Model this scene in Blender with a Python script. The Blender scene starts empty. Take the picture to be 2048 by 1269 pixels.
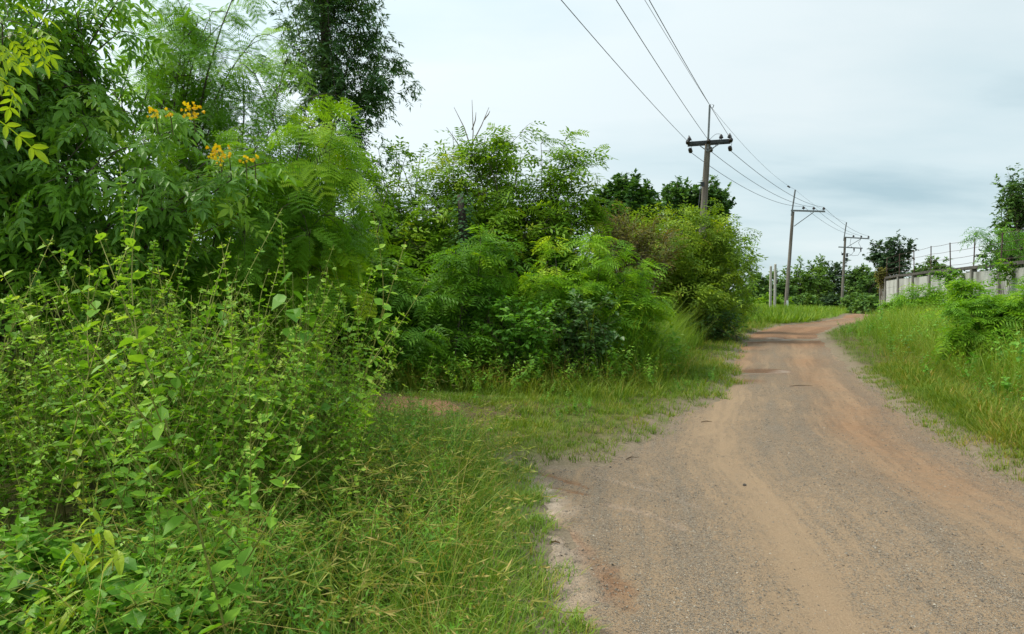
import bpy, math, random
import numpy as np
from mathutils import Vector, Matrix, Quaternion

SC = bpy.context.scene
COL = SC.collection
pi = math.pi

# ------------------------------------------------------------------ camera
F, CX, CY, EYE = 1480.0, 1024.0, 634.5, 1.6        # focal length in photo pixels, optical centre, eye height (m)
PITCH = math.atan(44.5 / F)                         # camera looks slightly down, horizon above the middle
cam_d = bpy.data.cameras.new('camera')
cam_d.sensor_width = 36.0
cam_d.lens = F / 2048.0 * 36.0
cam_d.clip_start = 0.05
cam_d.clip_end = 4000.0
cam = bpy.data.objects.new('camera', cam_d)
COL.objects.link(cam)
cam.location = (0, 0, EYE)
cam.rotation_euler = (pi / 2 - PITCH, 0, 0)
SC.camera = cam

# ------------------------------------------------------------------ world, sun, exposure
SUN_EL, SUN_AZ = 56.0, -82.0                        # degrees; azimuth from +Y towards +X
world = bpy.data.worlds.new('World')
SC.world = world
world.use_nodes = True
wn, wl = world.node_tree.nodes, world.node_tree.links
wn.clear()
w_out = wn.new('ShaderNodeOutputWorld')
sky = wn.new('ShaderNodeTexSky')
sky.sky_type = 'NISHITA'
sky.sun_disc = False
sky.sun_elevation = math.radians(SUN_EL)
sky.sun_rotation = math.radians(SUN_AZ)
bg_sky = wn.new('ShaderNodeBackground')
bg_sky.inputs['Strength'].default_value = 0.08
wl.new(sky.outputs[0], bg_sky.inputs['Color'])
tc = wn.new('ShaderNodeTexCoord')
nrm = wn.new('ShaderNodeVectorMath'); nrm.operation = 'NORMALIZE'
wl.new(tc.outputs['Generated'], nrm.inputs[0])
sep = wn.new('ShaderNodeSeparateXYZ'); wl.new(nrm.outputs[0], sep.inputs[0])


def wmath(op, a, b=None, clamp=False):
    m = wn.new('ShaderNodeMath'); m.operation = op; m.use_clamp = clamp
    for i, v in enumerate((a, b)):
        if v is None:
            continue
        if isinstance(v, (int, float)):
            m.inputs[i].default_value = v
        else:
            wl.new(v, m.inputs[i])
    return m.outputs[0]


zz = wmath('MAXIMUM', sep.outputs['Z'], 0.0)
den = wmath('ADD', zz, 0.16)
cxn = wmath('DIVIDE', sep.outputs['X'], den)
cyn = wmath('DIVIDE', sep.outputs['Y'], den)
cmb = wn.new('ShaderNodeCombineXYZ')
wl.new(cxn, cmb.inputs[0]); wl.new(cyn, cmb.inputs[1])
nz = wn.new('ShaderNodeTexNoise')
nz.inputs['Scale'].default_value = 0.62; nz.inputs['Detail'].default_value = 7.0
nz.inputs['Roughness'].default_value = 0.52
mp = wn.new('ShaderNodeMapping'); mp.inputs['Location'].default_value = (8.13, 5.6, 0.0)
mp.inputs['Rotation'].default_value = (0, 0, math.radians(-14))
mp.inputs['Scale'].default_value = (0.72, 1.25, 1.0)
wl.new(cmb.outputs[0], mp.inputs[0]); wl.new(mp.outputs[0], nz.inputs['Vector'])
ramp = wn.new('ShaderNodeValToRGB')
ramp.color_ramp.elements[0].position = 0.30
ramp.color_ramp.elements[0].color = (0.245, 0.335, 0.372, 1)
ramp.color_ramp.elements[1].position = 0.62
ramp.color_ramp.elements[1].color = (0.445, 0.497, 0.508, 1)
e = ramp.color_ramp.elements.new(0.45); e.color = (0.372, 0.447, 0.468, 1)
wl.new(nz.outputs['Fac'], ramp.inputs['Fac'])
# thin cloud is brighter round the hidden sun
sd = Vector((math.sin(math.radians(SUN_AZ)) * math.cos(math.radians(SUN_EL)),
             math.cos(math.radians(SUN_AZ)) * math.cos(math.radians(SUN_EL)), math.sin(math.radians(SUN_EL))))
dot = wn.new('ShaderNodeVectorMath'); dot.operation = 'DOT_PRODUCT'
wl.new(nrm.outputs[0], dot.inputs[0]); dot.inputs[1].default_value = sd
glow = wmath('POWER', wmath('MAXIMUM', dot.outputs['Value'], 0.0), 1.6)
gl_f = wmath('ADD', wmath('MULTIPLY', glow, 0.56), 0.745)
bg_c = wn.new('ShaderNodeBackground')
wl.new(ramp.outputs['Color'], bg_c.inputs['Color']); wl.new(gl_f, bg_c.inputs['Strength'])
mixw = wn.new('ShaderNodeMixShader')
mixw.inputs[0].default_value = 0.93                 # nearly closed cloud cover
wl.new(bg_sky.outputs[0], mixw.inputs[1]); wl.new(bg_c.outputs[0], mixw.inputs[2])
wl.new(mixw.outputs[0], w_out.inputs['Surface'])

sun_d = bpy.data.lights.new('sun', 'SUN')
sun_d.energy = 1.5
sun_d.angle = math.radians(16)
sun_d.color = (1.0, 0.93, 0.80)
sun = bpy.data.objects.new('sun', sun_d)
COL.objects.link(sun)
sun.rotation_euler = Vector(sd).to_track_quat('Z', 'Y').to_euler()

SC.view_settings.view_transform = 'Standard'
SC.view_settings.look = 'None'
SC.view_settings.exposure = 1.32
SC.view_settings.gamma = 1.0
SC.view_settings.use_curve_mapping = False
SC.cycles.max_bounces = 7
SC.cycles.diffuse_bounces = 4
SC.cycles.transmission_bounces = 5
SC.cycles.glossy_bounces = 2
SC.cycles.use_denoising = True

rng = np.random.default_rng(11)
A = np.array


def at(px, py, Y):
    """World point at photo pixel (px, py) and distance Y ahead of the camera."""
    r, u = (px - CX) / F, (CY - py) / F
    d = A([r, math.cos(PITCH) + u * math.sin(PITCH), -math.sin(PITCH) + u * math.cos(PITCH)])
    return A([0, 0, EYE]) + d * (Y / d[1])


# ------------------------------------------------------------------ small numpy tools
def hash2(ix, iy, seed):
    n = (ix.astype(np.int64) * 374761393 + iy.astype(np.int64) * 668265263 + seed * 974711) & 0x7fffffff
    n = ((n ^ (n >> 13)) * 1274126177) & 0x7fffffff
    return ((n ^ (n >> 16)) & 0xffff) / 65535.0


def vnoise(x, y, seed=0):
    x = np.asarray(x, float); y = np.asarray(y, float)
    ix, iy = np.floor(x), np.floor(y)
    fx, fy = x - ix, y - iy
    fx = fx * fx * (3 - 2 * fx); fy = fy * fy * (3 - 2 * fy)
    a = hash2(ix, iy, seed); b = hash2(ix + 1, iy, seed); c = hash2(ix, iy + 1, seed); d = hash2(ix + 1, iy + 1, seed)
    return a + (b - a) * fx + (c - a) * fy + (a - b - c + d) * fx * fy


def fbm(x, y, seed=0, oct=3):
    s, a, t = 0, 0.5, 0
    for o in range(oct):
        s = s + a * vnoise(x * 2 ** o + 13.7 * o, y * 2 ** o - 7.1 * o, seed + o); t += a; a *= 0.5
    return s / t


def sstep(a, b, x):
    t = np.clip((x - a) / (b - a), 0, 1)
    return t * t * (3 - 2 * t)


def seg_dist(P, poly):
    """distance of points P (n,2) to a polyline (m,2); also arclength parameter"""
    best = np.full(len(P), 1e9)
    for a, b in zip(poly[:-1], poly[1:]):
        ab = b - a; t = np.clip(((P - a) @ ab) / (ab @ ab), 0, 1)
        best = np.minimum(best, np.hypot(*(P - a - t[:, None] * ab).T))
    return best


def inside(P, poly):
    c = np.zeros(len(P), bool); x, y = P.T
    for (x1, y1), (x2, y2) in zip(poly, np.roll(poly, -1, 0)):
        if y1 == y2:
            continue
        c ^= ((y1 > y) != (y2 > y)) & (x < (x2 - x1) * (y - y1) / (y2 - y1) + x1)
    return c


def nrmz(v):
    return v / np.maximum(np.linalg.norm(v, axis=-1, keepdims=True), 1e-9)


# ------------------------------------------------------------------ road outline (metres)
ROAD_L = A([(0.30, -30), (0.26, 0.0), (0.16, 3.0), (0.12, 3.9), (0.10, 4.64), (0.02, 6.07), (-0.12, 6.6), (-0.1, 6.95), (0.75, 7.12), (1.2, 7.9), (1.62, 8.6),
            (2.02, 9.9), (3.05, 11.5), (3.9, 13.4), (4.6, 15.8), (5.7, 19.2), (7.27, 23.7), (9.6, 30.4), (13.4, 38.0), (17.6, 43.5), (22.5, 51), (27.5, 61), (33, 74), (39, 90)])
ROAD_R = A([(3.4, -30), (3.7, 0.0), (4.05, 3.0), (4.55, 6.6), (5.05, 8.6), (5.6, 10.3), (6.4, 12.8), (7.4, 15.8), (8.7, 19.6), (10.2, 23.7), (12.5, 30.0), (16.6, 37.6),
            (20.4, 43), (25.3, 50), (30.5, 60), (36, 73), (42, 89)])
ROAD_POLY = np.vstack([ROAD_L, ROAD_R[::-1]])
TRACK = A([(-0.45, 9.0), (-1.2, 9.6), (-2.3, 10.2), (-4.2, 11.2), (-7.5, 12.6), (-12, 14.0)])


def road_sd(P):
    d = np.minimum(seg_dist(P, ROAD_L), seg_dist(P, ROAD_R))
    return np.where(inside(P, ROAD_POLY), -d, d)


def gz(x, y, sd=None):
    """ground height"""
    x = np.asarray(x, float); y = np.asarray(y, float)
    P = np.stack([x.ravel(), y.ravel()], 1)
    if sd is None:
        sd = road_sd(P)
    sd = sd.reshape(x.shape)
    n = fbm(x * 0.9, y * 0.9, 3) - 0.5
    edge = sd + 0.16 * (fbm(x * 2.3, y * 2.3, 9) - 0.5) * 2
    z = 0.055 * sstep(-0.12, 0.3, edge) - 0.05 * (1 - sstep(-0.35, -0.02, edge)) + sstep(0.1, 2.0, sd) * n * 0.16
    z = z + 0.12 * sstep(0.6, 3.0, sd) * (1 - sstep(30, 50, y))
    z = z - 0.75 * sstep(45, 95, y) * sstep(24, 40, x)
    z = z + (fbm(x * 0.02, y * 0.02, 21) - 0.5) * 3.0 * sstep(120, 400, np.hypot(x, y))
    return z


def gz1(x, y):
    return float(gz(A([x]), A([y]))[0])


# ------------------------------------------------------------------ node materials
def new_mat(name):
    m = bpy.data.materials.new(name); m.use_nodes = True
    nt = m.node_tree; nt.nodes.clear()
    out = nt.nodes.new('ShaderNodeOutputMaterial')
    return m, nt, out


def ramp_node(nt, stops, fac=None):
    r = nt.nodes.new('ShaderNodeValToRGB')
    els = r.color_ramp.elements
    while len(els) > 1:
        els.remove(els[-1])
    els[0].position, els[0].color = stops[0][0], (*stops[0][1], 1)
    for p, c in stops[1:]:
        k = els.new(p); k.color = (*c, 1)
    if fac is not None:
        nt.links.new(fac, r.inputs['Fac'])
    return r.outputs['Color']


def noise_node(nt, scale, detail=3, rough=0.55, vec=None, stretch=None):
    n = nt.nodes.new('ShaderNodeTexNoise')
    n.inputs['Scale'].default_value = scale; n.inputs['Detail'].default_value = detail; n.inputs['Roughness'].default_value = rough
    if vec is None:
        g = nt.nodes.new('ShaderNodeNewGeometry'); vec = g.outputs['Position']
    if stretch is not None:
        mpn = nt.nodes.new('ShaderNodeMapping'); mpn.inputs['Scale'].default_value = stretch
        nt.links.new(vec, mpn.inputs[0]); vec = mpn.outputs[0]
    nt.links.new(vec, n.inputs['Vector'])
    return n.outputs['Fac']


def nmath(nt, op, a, b=None, clamp=False):
    m = nt.nodes.new('ShaderNodeMath'); m.operation = op; m.use_clamp = clamp
    for i, v in enumerate((a, b)):
        if v is None:
            continue
        if isinstance(v, (int, float)):
            m.inputs[i].default_value = v
        else:
            nt.links.new(v, m.inputs[i])
    return m.outputs[0]


def mixc(nt, fac, a, b, mode='MIX'):
    m = nt.nodes.new('ShaderNodeMix'); m.data_type = 'RGBA'; m.blend_type = mode
    if isinstance(fac, (int, float)):
        m.inputs[0].default_value = fac
    else:
        nt.links.new(fac, m.inputs[0])
    for i, v in ((6, a), (7, b)):
        if isinstance(v, tuple):
            m.inputs[i].default_value = (*v, 1)
        else:
            nt.links.new(v, m.inputs[i])
    return m.outputs[2]


def attr_node(nt, name):
    a = nt.nodes.new('ShaderNodeAttribute'); a.attribute_name = name
    return a.outputs['Fac']


def leaf_mat(name, stops, trans=0.38, rough=0.5, spec=0.25, patch=0.5, warm=(0.16, 0.17, 0.02), tcol=(1.25, 1.2, 0.45)):
    """leaf: colour varies from leaf to leaf (tint) and from spray to spray (noise); light passes through"""
    m, nt, out = new_mat(name)
    stops = [(a, (min(c[0] * 1.5, 0.9), min(c[1] * 1.42, 0.8), c[2] * 1.05)) for a, c in stops] if 'petal' not in name and 'dead' not in name else stops
    t = attr_node(nt, 'tint')
    oi = nt.nodes.new('ShaderNodeObjectInfo')
    n = noise_node(nt, 1.6, 2)
    f = nmath(nt, 'ADD', t, nmath(nt, 'MULTIPLY', nmath(nt, 'SUBTRACT', n, 0.5), patch), True)
    f = nmath(nt, 'ADD', f, nmath(nt, 'MULTIPLY', nmath(nt, 'SUBTRACT', oi.outputs['Random'], 0.5), 0.12), True)
    c = ramp_node(nt, stops, f)
    p = nt.nodes.new('ShaderNodeBsdfPrincipled')
    p.inputs['Roughness'].default_value = rough
    p.inputs['Specular IOR Level'].default_value = spec
    nt.links.new(c, p.inputs['Base Color'])
    tr = nt.nodes.new('ShaderNodeBsdfTranslucent')
    tcn = mixc(nt, 1.0, c, tcol, 'MULTIPLY')
    nt.links.new(tcn, tr.inputs['Color'])
    mx = nt.nodes.new('ShaderNodeMixShader'); mx.inputs[0].default_value = trans
    nt.links.new(p.outputs[0], mx.inputs[1]); nt.links.new(tr.outputs[0], mx.inputs[2])
    nt.links.new(mx.outputs[0], out.inputs['Surface'])
    return m


def plain_mat(name, c1, c2, scale=8.0, rough=0.8, bump=0.3, stretch=None, spec=0.3, metal=0.0, c3=None, s3=1.2):
    m, nt, out = new_mat(name)
    tcn = nt.nodes.new('ShaderNodeTexCoord'); v = tcn.outputs['Object']
    n = noise_node(nt, scale, 6, 0.62, v, stretch)
    c = ramp_node(nt, [(0.32, c1), (0.68, c2)], n)
    if c3 is not None:
        n3 = noise_node(nt, s3, 5, 0.6, v, stretch)
        c = mixc(nt, nmath(nt, 'MULTIPLY', nmath(nt, 'SUBTRACT', n3, 0.45), 5.0, True), c, c3)
    p = nt.nodes.new('ShaderNodeBsdfPrincipled')
    p.inputs['Roughness'].default_value = rough; p.inputs['Metallic'].default_value = metal
    p.inputs['Specular IOR Level'].default_value = spec
    nt.links.new(c, p.inputs['Base Color'])
    if bump:
        b = nt.nodes.new('ShaderNodeBump'); b.inputs['Strength'].default_value = bump; b.inputs['Distance'].default_value = 0.02
        nt.links.new(n, b.inputs['Height']); nt.links.new(b.outputs[0], p.inputs['Normal'])
    nt.links.new(p.outputs[0], out.inputs['Surface'])
    return m


G = {}
G['elder'] = leaf_mat('elder_leaf', [(0, (0.055, 0.145, 0.024)), (0.5, (0.110, 0.245, 0.032)), (0.82, (0.18, 0.33, 0.034)), (1, (0.28, 0.40, 0.03))], 0.40, 0.40, 0.35, 0.35)
G['elder_young'] = leaf_mat('elder_young_leaf', [(0, (0.15, 0.28, 0.02)), (1, (0.34, 0.42, 0.03))], 0.42, 0.45, 0.3, 0.3)
G['leuc'] = leaf_mat('feathery_leaf', [(0, (0.055, 0.150, 0.016)), (0.5, (0.115, 0.255, 0.022)), (0.85, (0.20, 0.36, 0.024)), (1, (0.30, 0.42, 0.03))], 0.42, 0.5, 0.2, 0.5)
G['leuc_far'] = leaf_mat('feathery_leaf_thicket', [(0, (0.060, 0.145, 0.018)), (0.45, (0.125, 0.245, 0.024)), (0.8, (0.21, 0.34, 0.028)), (0.96, (0.30, 0.36, 0.04)), (1, (0.26, 0.16, 0.05))], 0.40, 0.5, 0.2, 0.7)
G['olive'] = leaf_mat('olive_leaf', [(0, (0.065, 0.130, 0.018)), (0.5, (0.135, 0.225, 0.024)), (0.8, (0.215, 0.31, 0.028)), (0.95, (0.27, 0.27, 0.04)), (1, (0.26, 0.13, 0.05))], 0.38, 0.5, 0.2, 0.8)
G['brown'] = leaf_mat('dry_leaf', [(0, (0.085, 0.095, 0.030)), (0.6, (0.14, 0.145, 0.045)), (1, (0.27, 0.17, 0.09))], 0.25, 0.7, 0.1, 0.7)
G['dark'] = leaf_mat('evergreen_leaf', [(0, (0.034, 0.088, 0.050)), (0.6, (0.064, 0.145, 0.058)), (0.92, (0.115, 0.22, 0.058)), (1, (0.16, 0.23, 0.06))], 0.32, 0.45, 0.35, 0.6)
G['broad'] = leaf_mat('broad_leaf', [(0, (0.030, 0.085, 0.026)), (0.6, (0.060, 0.140, 0.034)), (1, (0.12, 0.22, 0.04))], 0.30, 0.4, 0.4, 0.5)
G['fresh'] = leaf_mat('fresh_leaf', [(0, (0.055, 0.165, 0.022)), (0.6, (0.105, 0.255, 0.03)), (1, (0.20, 0.36, 0.04))], 0.36, 0.45, 0.3, 0.4)
G['weed'] = leaf_mat('weed_leaf', [(0, (0.058, 0.160, 0.018)), (0.5, (0.118, 0.262, 0.026)), (0.85, (0.21, 0.365, 0.045)), (1, (0.33, 0.44, 0.11))], 0.40, 0.5, 0.25, 0.45)
G['weedstem'] = leaf_mat('weed_stem', [(0, (0.10, 0.13, 0.03)), (1, (0.20, 0.21, 0.07))], 0.05, 0.6, 0.2)
G['herb'] = leaf_mat('herb_leaf', [(0, (0.055, 0.165, 0.026)), (0.6, (0.10, 0.25, 0.03)), (1, (0.17, 0.34, 0.035))], 0.35, 0.5, 0.25, 0.4)
G['grass'] = leaf_mat('mown_grass_blade', [(0, (0.056, 0.128, 0.014)), (0.45, (0.105, 0.172, 0.020)), (0.8, (0.165, 0.195, 0.032)), (1, (0.27, 0.205, 0.075))], 0.34, 0.55, 0.2, 0.9)
G['longgrass'] = leaf_mat('long_grass_blade', [(0, (0.065, 0.150, 0.018)), (0.5, (0.125, 0.225, 0.03)), (0.8, (0.19, 0.23, 0.05)), (1, (0.30, 0.23, 0.11))], 0.32, 0.5, 0.25, 0.5)
G['tallgrass'] = leaf_mat('tall_grass_blade', [(0, (0.065, 0.15, 0.018)), (0.6, (0.125, 0.22, 0.026)), (1, (0.21, 0.26, 0.05))], 0.38, 0.5, 0.2, 0.5)
G['farleaf'] = leaf_mat('distant_leaf', [(0, (0.045, 0.105, 0.036)), (0.6, (0.088, 0.172, 0.048)), (1, (0.15, 0.24, 0.06))], 0.25, 0.6, 0.15, 0.8)  # greens lightened so the leaf colour itself carries some distance haze
G['farpale'] = leaf_mat('distant_pale_leaf', [(0, (0.07, 0.15, 0.035)), (1, (0.16, 0.26, 0.06))], 0.30, 0.6, 0.15, 0.8)
G['fardark'] = leaf_mat('distant_dark_leaf', [(0, (0.034, 0.068, 0.048)), (0.7, (0.058, 0.11, 0.06)), (1, (0.10, 0.16, 0.065))], 0.2, 0.6, 0.15, 0.8)
G['petal'] = leaf_mat('yellow_petal', [(0, (0.78, 0.42, 0.004)), (0.5, (0.90, 0.68, 0.010)), (1, (0.95, 0.78, 0.03))], 0.3, 0.5, 0.2, 0.0, tcol=(1.0, 0.9, 0.4))
G['bark'] = plain_mat('bark', (0.055, 0.045, 0.032), (0.14, 0.115, 0.085), 14, 0.9, 0.5, (1, 1, 0.25))
G['barkdark'] = plain_mat('bark_dark', (0.030, 0.024, 0.020), (0.075, 0.058, 0.045), 14, 0.9, 0.5, (1, 1, 0.25))
G['barkpale'] = plain_mat('bark_pale', (0.12, 0.10, 0.075), (0.24, 0.21, 0.16), 14, 0.9, 0.5, (1, 1, 0.25))
G['twigmat'] = plain_mat('green_twig', (0.085, 0.10, 0.035), (0.15, 0.15, 0.06), 20, 0.7, 0.2)
G['drytwig'] = plain_mat('dry_twig', (0.15, 0.115, 0.085), (0.30, 0.25, 0.20), 20, 0.9, 0.2)
G['concrete'] = plain_mat('pole_concrete', (0.135, 0.118, 0.096), (0.235, 0.21, 0.175), 5, 0.9, 0.3, (1, 1, 0.2), c3=(0.10, 0.085, 0.07), s3=1.6)
G['concretepale'] = plain_mat('pale_concrete', (0.34, 0.325, 0.28), (0.50, 0.48, 0.42), 5, 0.85, 0.2, (1, 1, 0.2))
G['darksteel'] = plain_mat('weathered_crossarm', (0.022, 0.026, 0.028), (0.055, 0.06, 0.062), 9, 0.7, 0.2)
G['greysteel'] = plain_mat('galvanised_steel', (0.14, 0.15, 0.15), (0.24, 0.25, 0.25), 9, 0.6, 0.1, metal=0.3)
G['ceramic'] = plain_mat('brown_ceramic', (0.018, 0.014, 0.014), (0.035, 0.026, 0.024), 5, 0.25, 0.0, spec=0.5)
G['wire'] = plain_mat('wire_aluminium', (0.05, 0.055, 0.06), (0.09, 0.095, 0.10), 5, 0.6, 0.0)
G['rust'] = plain_mat('rusty_steel', (0.055, 0.035, 0.030), (0.13, 0.085, 0.07), 12, 0.9, 0.2)
G['wallpanel'] = plain_mat('wall_panel_paint', (0.36, 0.37, 0.335), (0.56, 0.57, 0.53), 2.2, 0.85, 0.2, (1, 1, 0.30), c3=(0.17, 0.17, 0.145), s3=1.1)
G['wallpost'] = plain_mat('wall_post_concrete', (0.11, 0.105, 0.09), (0.26, 0.25, 0.22), 5, 0.9, 0.3, (1, 1, 0.3))
G['coping'] = plain_mat('wall_coping_concrete', (0.045, 0.042, 0.036), (0.125, 0.115, 0.10), 5, 0.95, 0.3)
G['sign'] = plain_mat('white_plate', (0.70, 0.72, 0.72), (0.80, 0.81, 0.80), 4, 0.5, 0.0)
G['stone'] = plain_mat('dark_stone', (0.05, 0.045, 0.04), (0.13, 0.115, 0.10), 25, 0.85, 0.4)
G['deadleaf'] = leaf_mat('dead_leaf', [(0, (0.06, 0.035, 0.02)), (1, (0.22, 0.13, 0.07))], 0.1, 0.8, 0.1, 0.0)


# ------------------------------------------------------------------ geometry collector
class Geo:
    def __init__(self):
        self.V, self.T, self.t, self.m, self.s, self.n = [], [], [], [], [], 0

    def add(self, V, T, tint=0.5, mi=0, smooth=False):
        V = np.asarray(V, np.float32).reshape(-1, 3); T = np.asarray(T, np.int32).reshape(-1, 3)
        if not len(V):
            return self
        self.V.append(V); self.T.append(T + self.n)
        self.t.append(np.full(len(V), tint, np.float32) if np.isscalar(tint) else np.asarray(tint, np.float32))
        self.m.append(np.full(len(T), mi, np.int32)); self.s.append(np.full(len(T), smooth, bool))
        self.n += len(V)
        return self

    def arrays(self):
        return np.vstack(self.V), np.vstack(self.T), np.concatenate(self.t), np.concatenate(self.m), np.concatenate(self.s)

    def mesh(self, name, mats, origin=(0, 0, 0)):
        V, T, t, mi, s = self.arrays()
        V = V - np.asarray(origin, np.float32)
        me = bpy.data.meshes.new(name)
        me.vertices.add(len(V)); me.vertices.foreach_set('co', V.ravel())
        me.loops.add(len(T) * 3); me.loops.foreach_set('vertex_index', T.ravel())
        me.polygons.add(len(T))
        me.polygons.foreach_set('loop_start', np.arange(0, len(T) * 3, 3, dtype=np.int32))
        me.polygons.foreach_set('loop_total', np.full(len(T), 3, np.int32))
        if not isinstance(mats, (list, tuple)):
            mats = [mats]
        for mm in mats:
            me.materials.append(mm)
        me.polygons.foreach_set('material_index', mi)
        me.polygons.foreach_set('use_smooth', s)
        at_ = me.attributes.new('tint', 'FLOAT', 'POINT'); at_.data.foreach_set('value', t)
        me.update(calc_edges=True)
        return me

    def build(self, name, mats, parent=None, origin=(0, 0, 0)):
        me = self.mesh(name, mats, origin)
        return put(name, me, parent, origin if parent is None else None)


def put(name, me, parent=None, loc=None):
    o = bpy.data.objects.new(name, me); COL.objects.link(o)
    if parent is not None:
        o.parent = parent
    if loc is not None:
        o.location = loc
    return o


def tag(o, label=None, cat=None, group=None, kind=None):
    for k, v in (('label', label), ('category', cat), ('group', group), ('kind', kind)):
        if v:
            o[k] = v
    return o


def empty(name, loc, label, cat, group=None):
    o = bpy.data.objects.new(name, None); COL.objects.link(o); o.location = loc; o.empty_display_size = 0.2
    return tag(o, label, cat, group)


# ------------------------------------------------------------------ shapes
def tubes(P, R, sides=5):
    """P (N,k,3) centre lines, R (N,k) radii -> V, T"""
    P = np.asarray(P, float); R = np.asarray(R, float)
    N, k = R.shape
    tan = np.gradient(P, axis=1); tan = nrmz(tan)
    ref = np.zeros((N, 1, 3)); main = nrmz(P[:, -1] - P[:, 0])
    ref[:, 0, 0] = 1.0
    vert = np.abs(main[:, 0]) > 0.9
    ref[vert, 0] = (0, 0, 1)
    s = nrmz(np.cross(tan, np.broadcast_to(ref, tan.shape))); b = np.cross(tan, s)
    a = np.arange(sides) * 2 * pi / sides
    V = P[:, :, None] + R[:, :, None, None] * (np.cos(a)[None, None, :, None] * s[:, :, None] + np.sin(a)[None, None, :, None] * b[:, :, None])
    idx = np.arange(N * k * sides).reshape(N, k, sides)
    i0, i1 = idx[:, :-1], idx[:, 1:]
    j0, j1 = np.roll(i0, -1, 2), np.roll(i1, -1, 2)
    T = np.concatenate([np.stack([i0, j0, j1], -1).reshape(-1, 3), np.stack([i0, j1, i1], -1).reshape(-1, 3)])
    caps = []
    for q in range(1, sides - 1):
        caps.append(np.stack([idx[:, 0, 0], idx[:, 0, q + 1], idx[:, 0, q]], -1))
        caps.append(np.stack([idx[:, -1, 0], idx[:, -1, q], idx[:, -1, q + 1]], -1))
    return V.reshape(-1, 3), np.concatenate([T] + caps)


def tube1(pts, r, sides=8):
    pts = np.asarray(pts, float)
    R = np.full(len(pts), r, float) if np.isscalar(r) else np.asarray(r, float)
    return tubes(pts[None], R[None], sides)


def box(c, half, ax=None):
    """oriented box; ax rows are the three axes"""
    ax = np.eye(3) if ax is None else np.asarray(ax, float)
    s = A([[-1, -1, -1], [1, -1, -1], [1, 1, -1], [-1, 1, -1], [-1, -1, 1], [1, -1, 1], [1, 1, 1], [-1, 1, 1]], float)
    V = np.asarray(c, float) + (s * np.asarray(half, float)) @ ax
    T = A([[0, 2, 1], [0, 3, 2], [4, 5, 6], [4, 6, 7], [0, 1, 5], [0, 5, 4], [1, 2, 6], [1, 6, 5], [2, 3, 7], [2, 7, 6], [3, 0, 4], [3, 4, 7]])
    return V, T


def beam(a, b, w, h, up=(0, 0, 1)):
    a, b = np.asarray(a, float), np.asarray(b, float)
    x = nrmz(b - a); y = nrmz(np.cross(np.asarray(up, float), x)); z = np.cross(x, y)
    return box((a + b) / 2, (np.linalg.norm(b - a) / 2, w / 2, h / 2), np.stack([x, y, z]))


def lathe(base, axis, prof, sides=10):
    """prof list of (distance along axis, radius)"""
    base = np.asarray(base, float); axis = nrmz(np.asarray(axis, float))
    P = base + np.outer([p[0] for p in prof], axis)
    ref = A([1.0, 0, 0]) if abs(axis[0]) < 0.8 else A([0, 0, 1.0])
    s = nrmz(np.cross(axis, ref)); b = np.cross(axis, s)
    a = np.arange(sides) * 2 * pi / sides
    V = (P[:, None] + A([p[1] for p in prof])[:, None, None] * (np.cos(a)[:, None] * s + np.sin(a)[:, None] * b)[None]).reshape(-1, 3)
    T = []
    k = len(prof)
    for i in range(k - 1):
        for j in range(sides):
            q = (j + 1) % sides
            T += [[i * sides + j, i * sides + q, (i + 1) * sides + q], [i * sides + j, (i + 1) * sides + q, (i + 1) * sides + j]]
    for q in range(1, sides - 1):
        T += [[0, q + 1, q], [(k - 1) * sides, (k - 1) * sides + q, (k - 1) * sides + q + 1]]
    return V, A(T)


# leaf templates: unit length along +Y, face up +Z
def t_ovate(w=0.3, fold=0.10, curve=0.12, peak=0.35):
    V = A([(0, 0, 0), (-w * 0.8, peak * 0.55, fold), (-w, peak + 0.18, fold - curve * 0.3), (0, 1, -curve), (w, peak + 0.18, fold - curve * 0.3), (w * 0.8, peak * 0.55, fold), (0, 0.5, -curve * 0.25)], float)
    T = A([(0, 6, 1), (1, 6, 2), (2, 6, 3), (0, 5, 6), (5, 4, 6), (4, 3, 6)])
    return V, T


def t_lance(w=0.14, fold=0.05, curve=0.2):
    y = A([0, 0.22, 0.5, 0.78, 1.0]); ww = A([0, 0.85, 1.0, 0.6, 0]) * w; z = -curve * y ** 2
    V = [(0, 0, 0)]; T = []
    for i in range(1, 4):
        V += [(-ww[i], y[i], z[i] + fold), (0, y[i], z[i]), (ww[i], y[i], z[i] + fold)]
    V.append((0, 1, z[4]))
    T += [(0, 2, 1), (0, 3, 2)]
    for i in range(2):
        a = 1 + 3 * i; b = a + 3
        T += [(a, a + 1, b + 1), (a, b + 1, b), (a + 1, a + 2, b + 2), (a + 1, b + 2, b + 1)]
    T += [(7, 8, 10), (8, 9, 10)]
    return A(V, float), A(T)


def t_lance4(w, fold, curve):
    return (A([(0, 0, 0), (-w * 0.9, 0.3, fold), (-w * 0.75, 0.64, fold - curve * 0.4), (0, 1, -curve), (w * 0.75, 0.64, fold - curve * 0.4), (w * 0.9, 0.3, fold)], float), A([(0, 2, 1), (0, 3, 2), (0, 4, 3), (0, 5, 4)]))


def t_diamond(w=0.3, fold=0.08, peak=0.45):
    return A([(0, 0, 0), (-w, peak, fold), (0, 1, 0), (w, peak, fold)], float), A([(0, 2, 1), (0, 3, 2)])


def frames(d, n):
    y = nrmz(np.asarray(d, float)); n = np.asarray(n, float)
    x = nrmz(np.cross(y, n)); z = np.cross(x, y)
    return np.stack([x, y, z], 1)          # rows are axes


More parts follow.
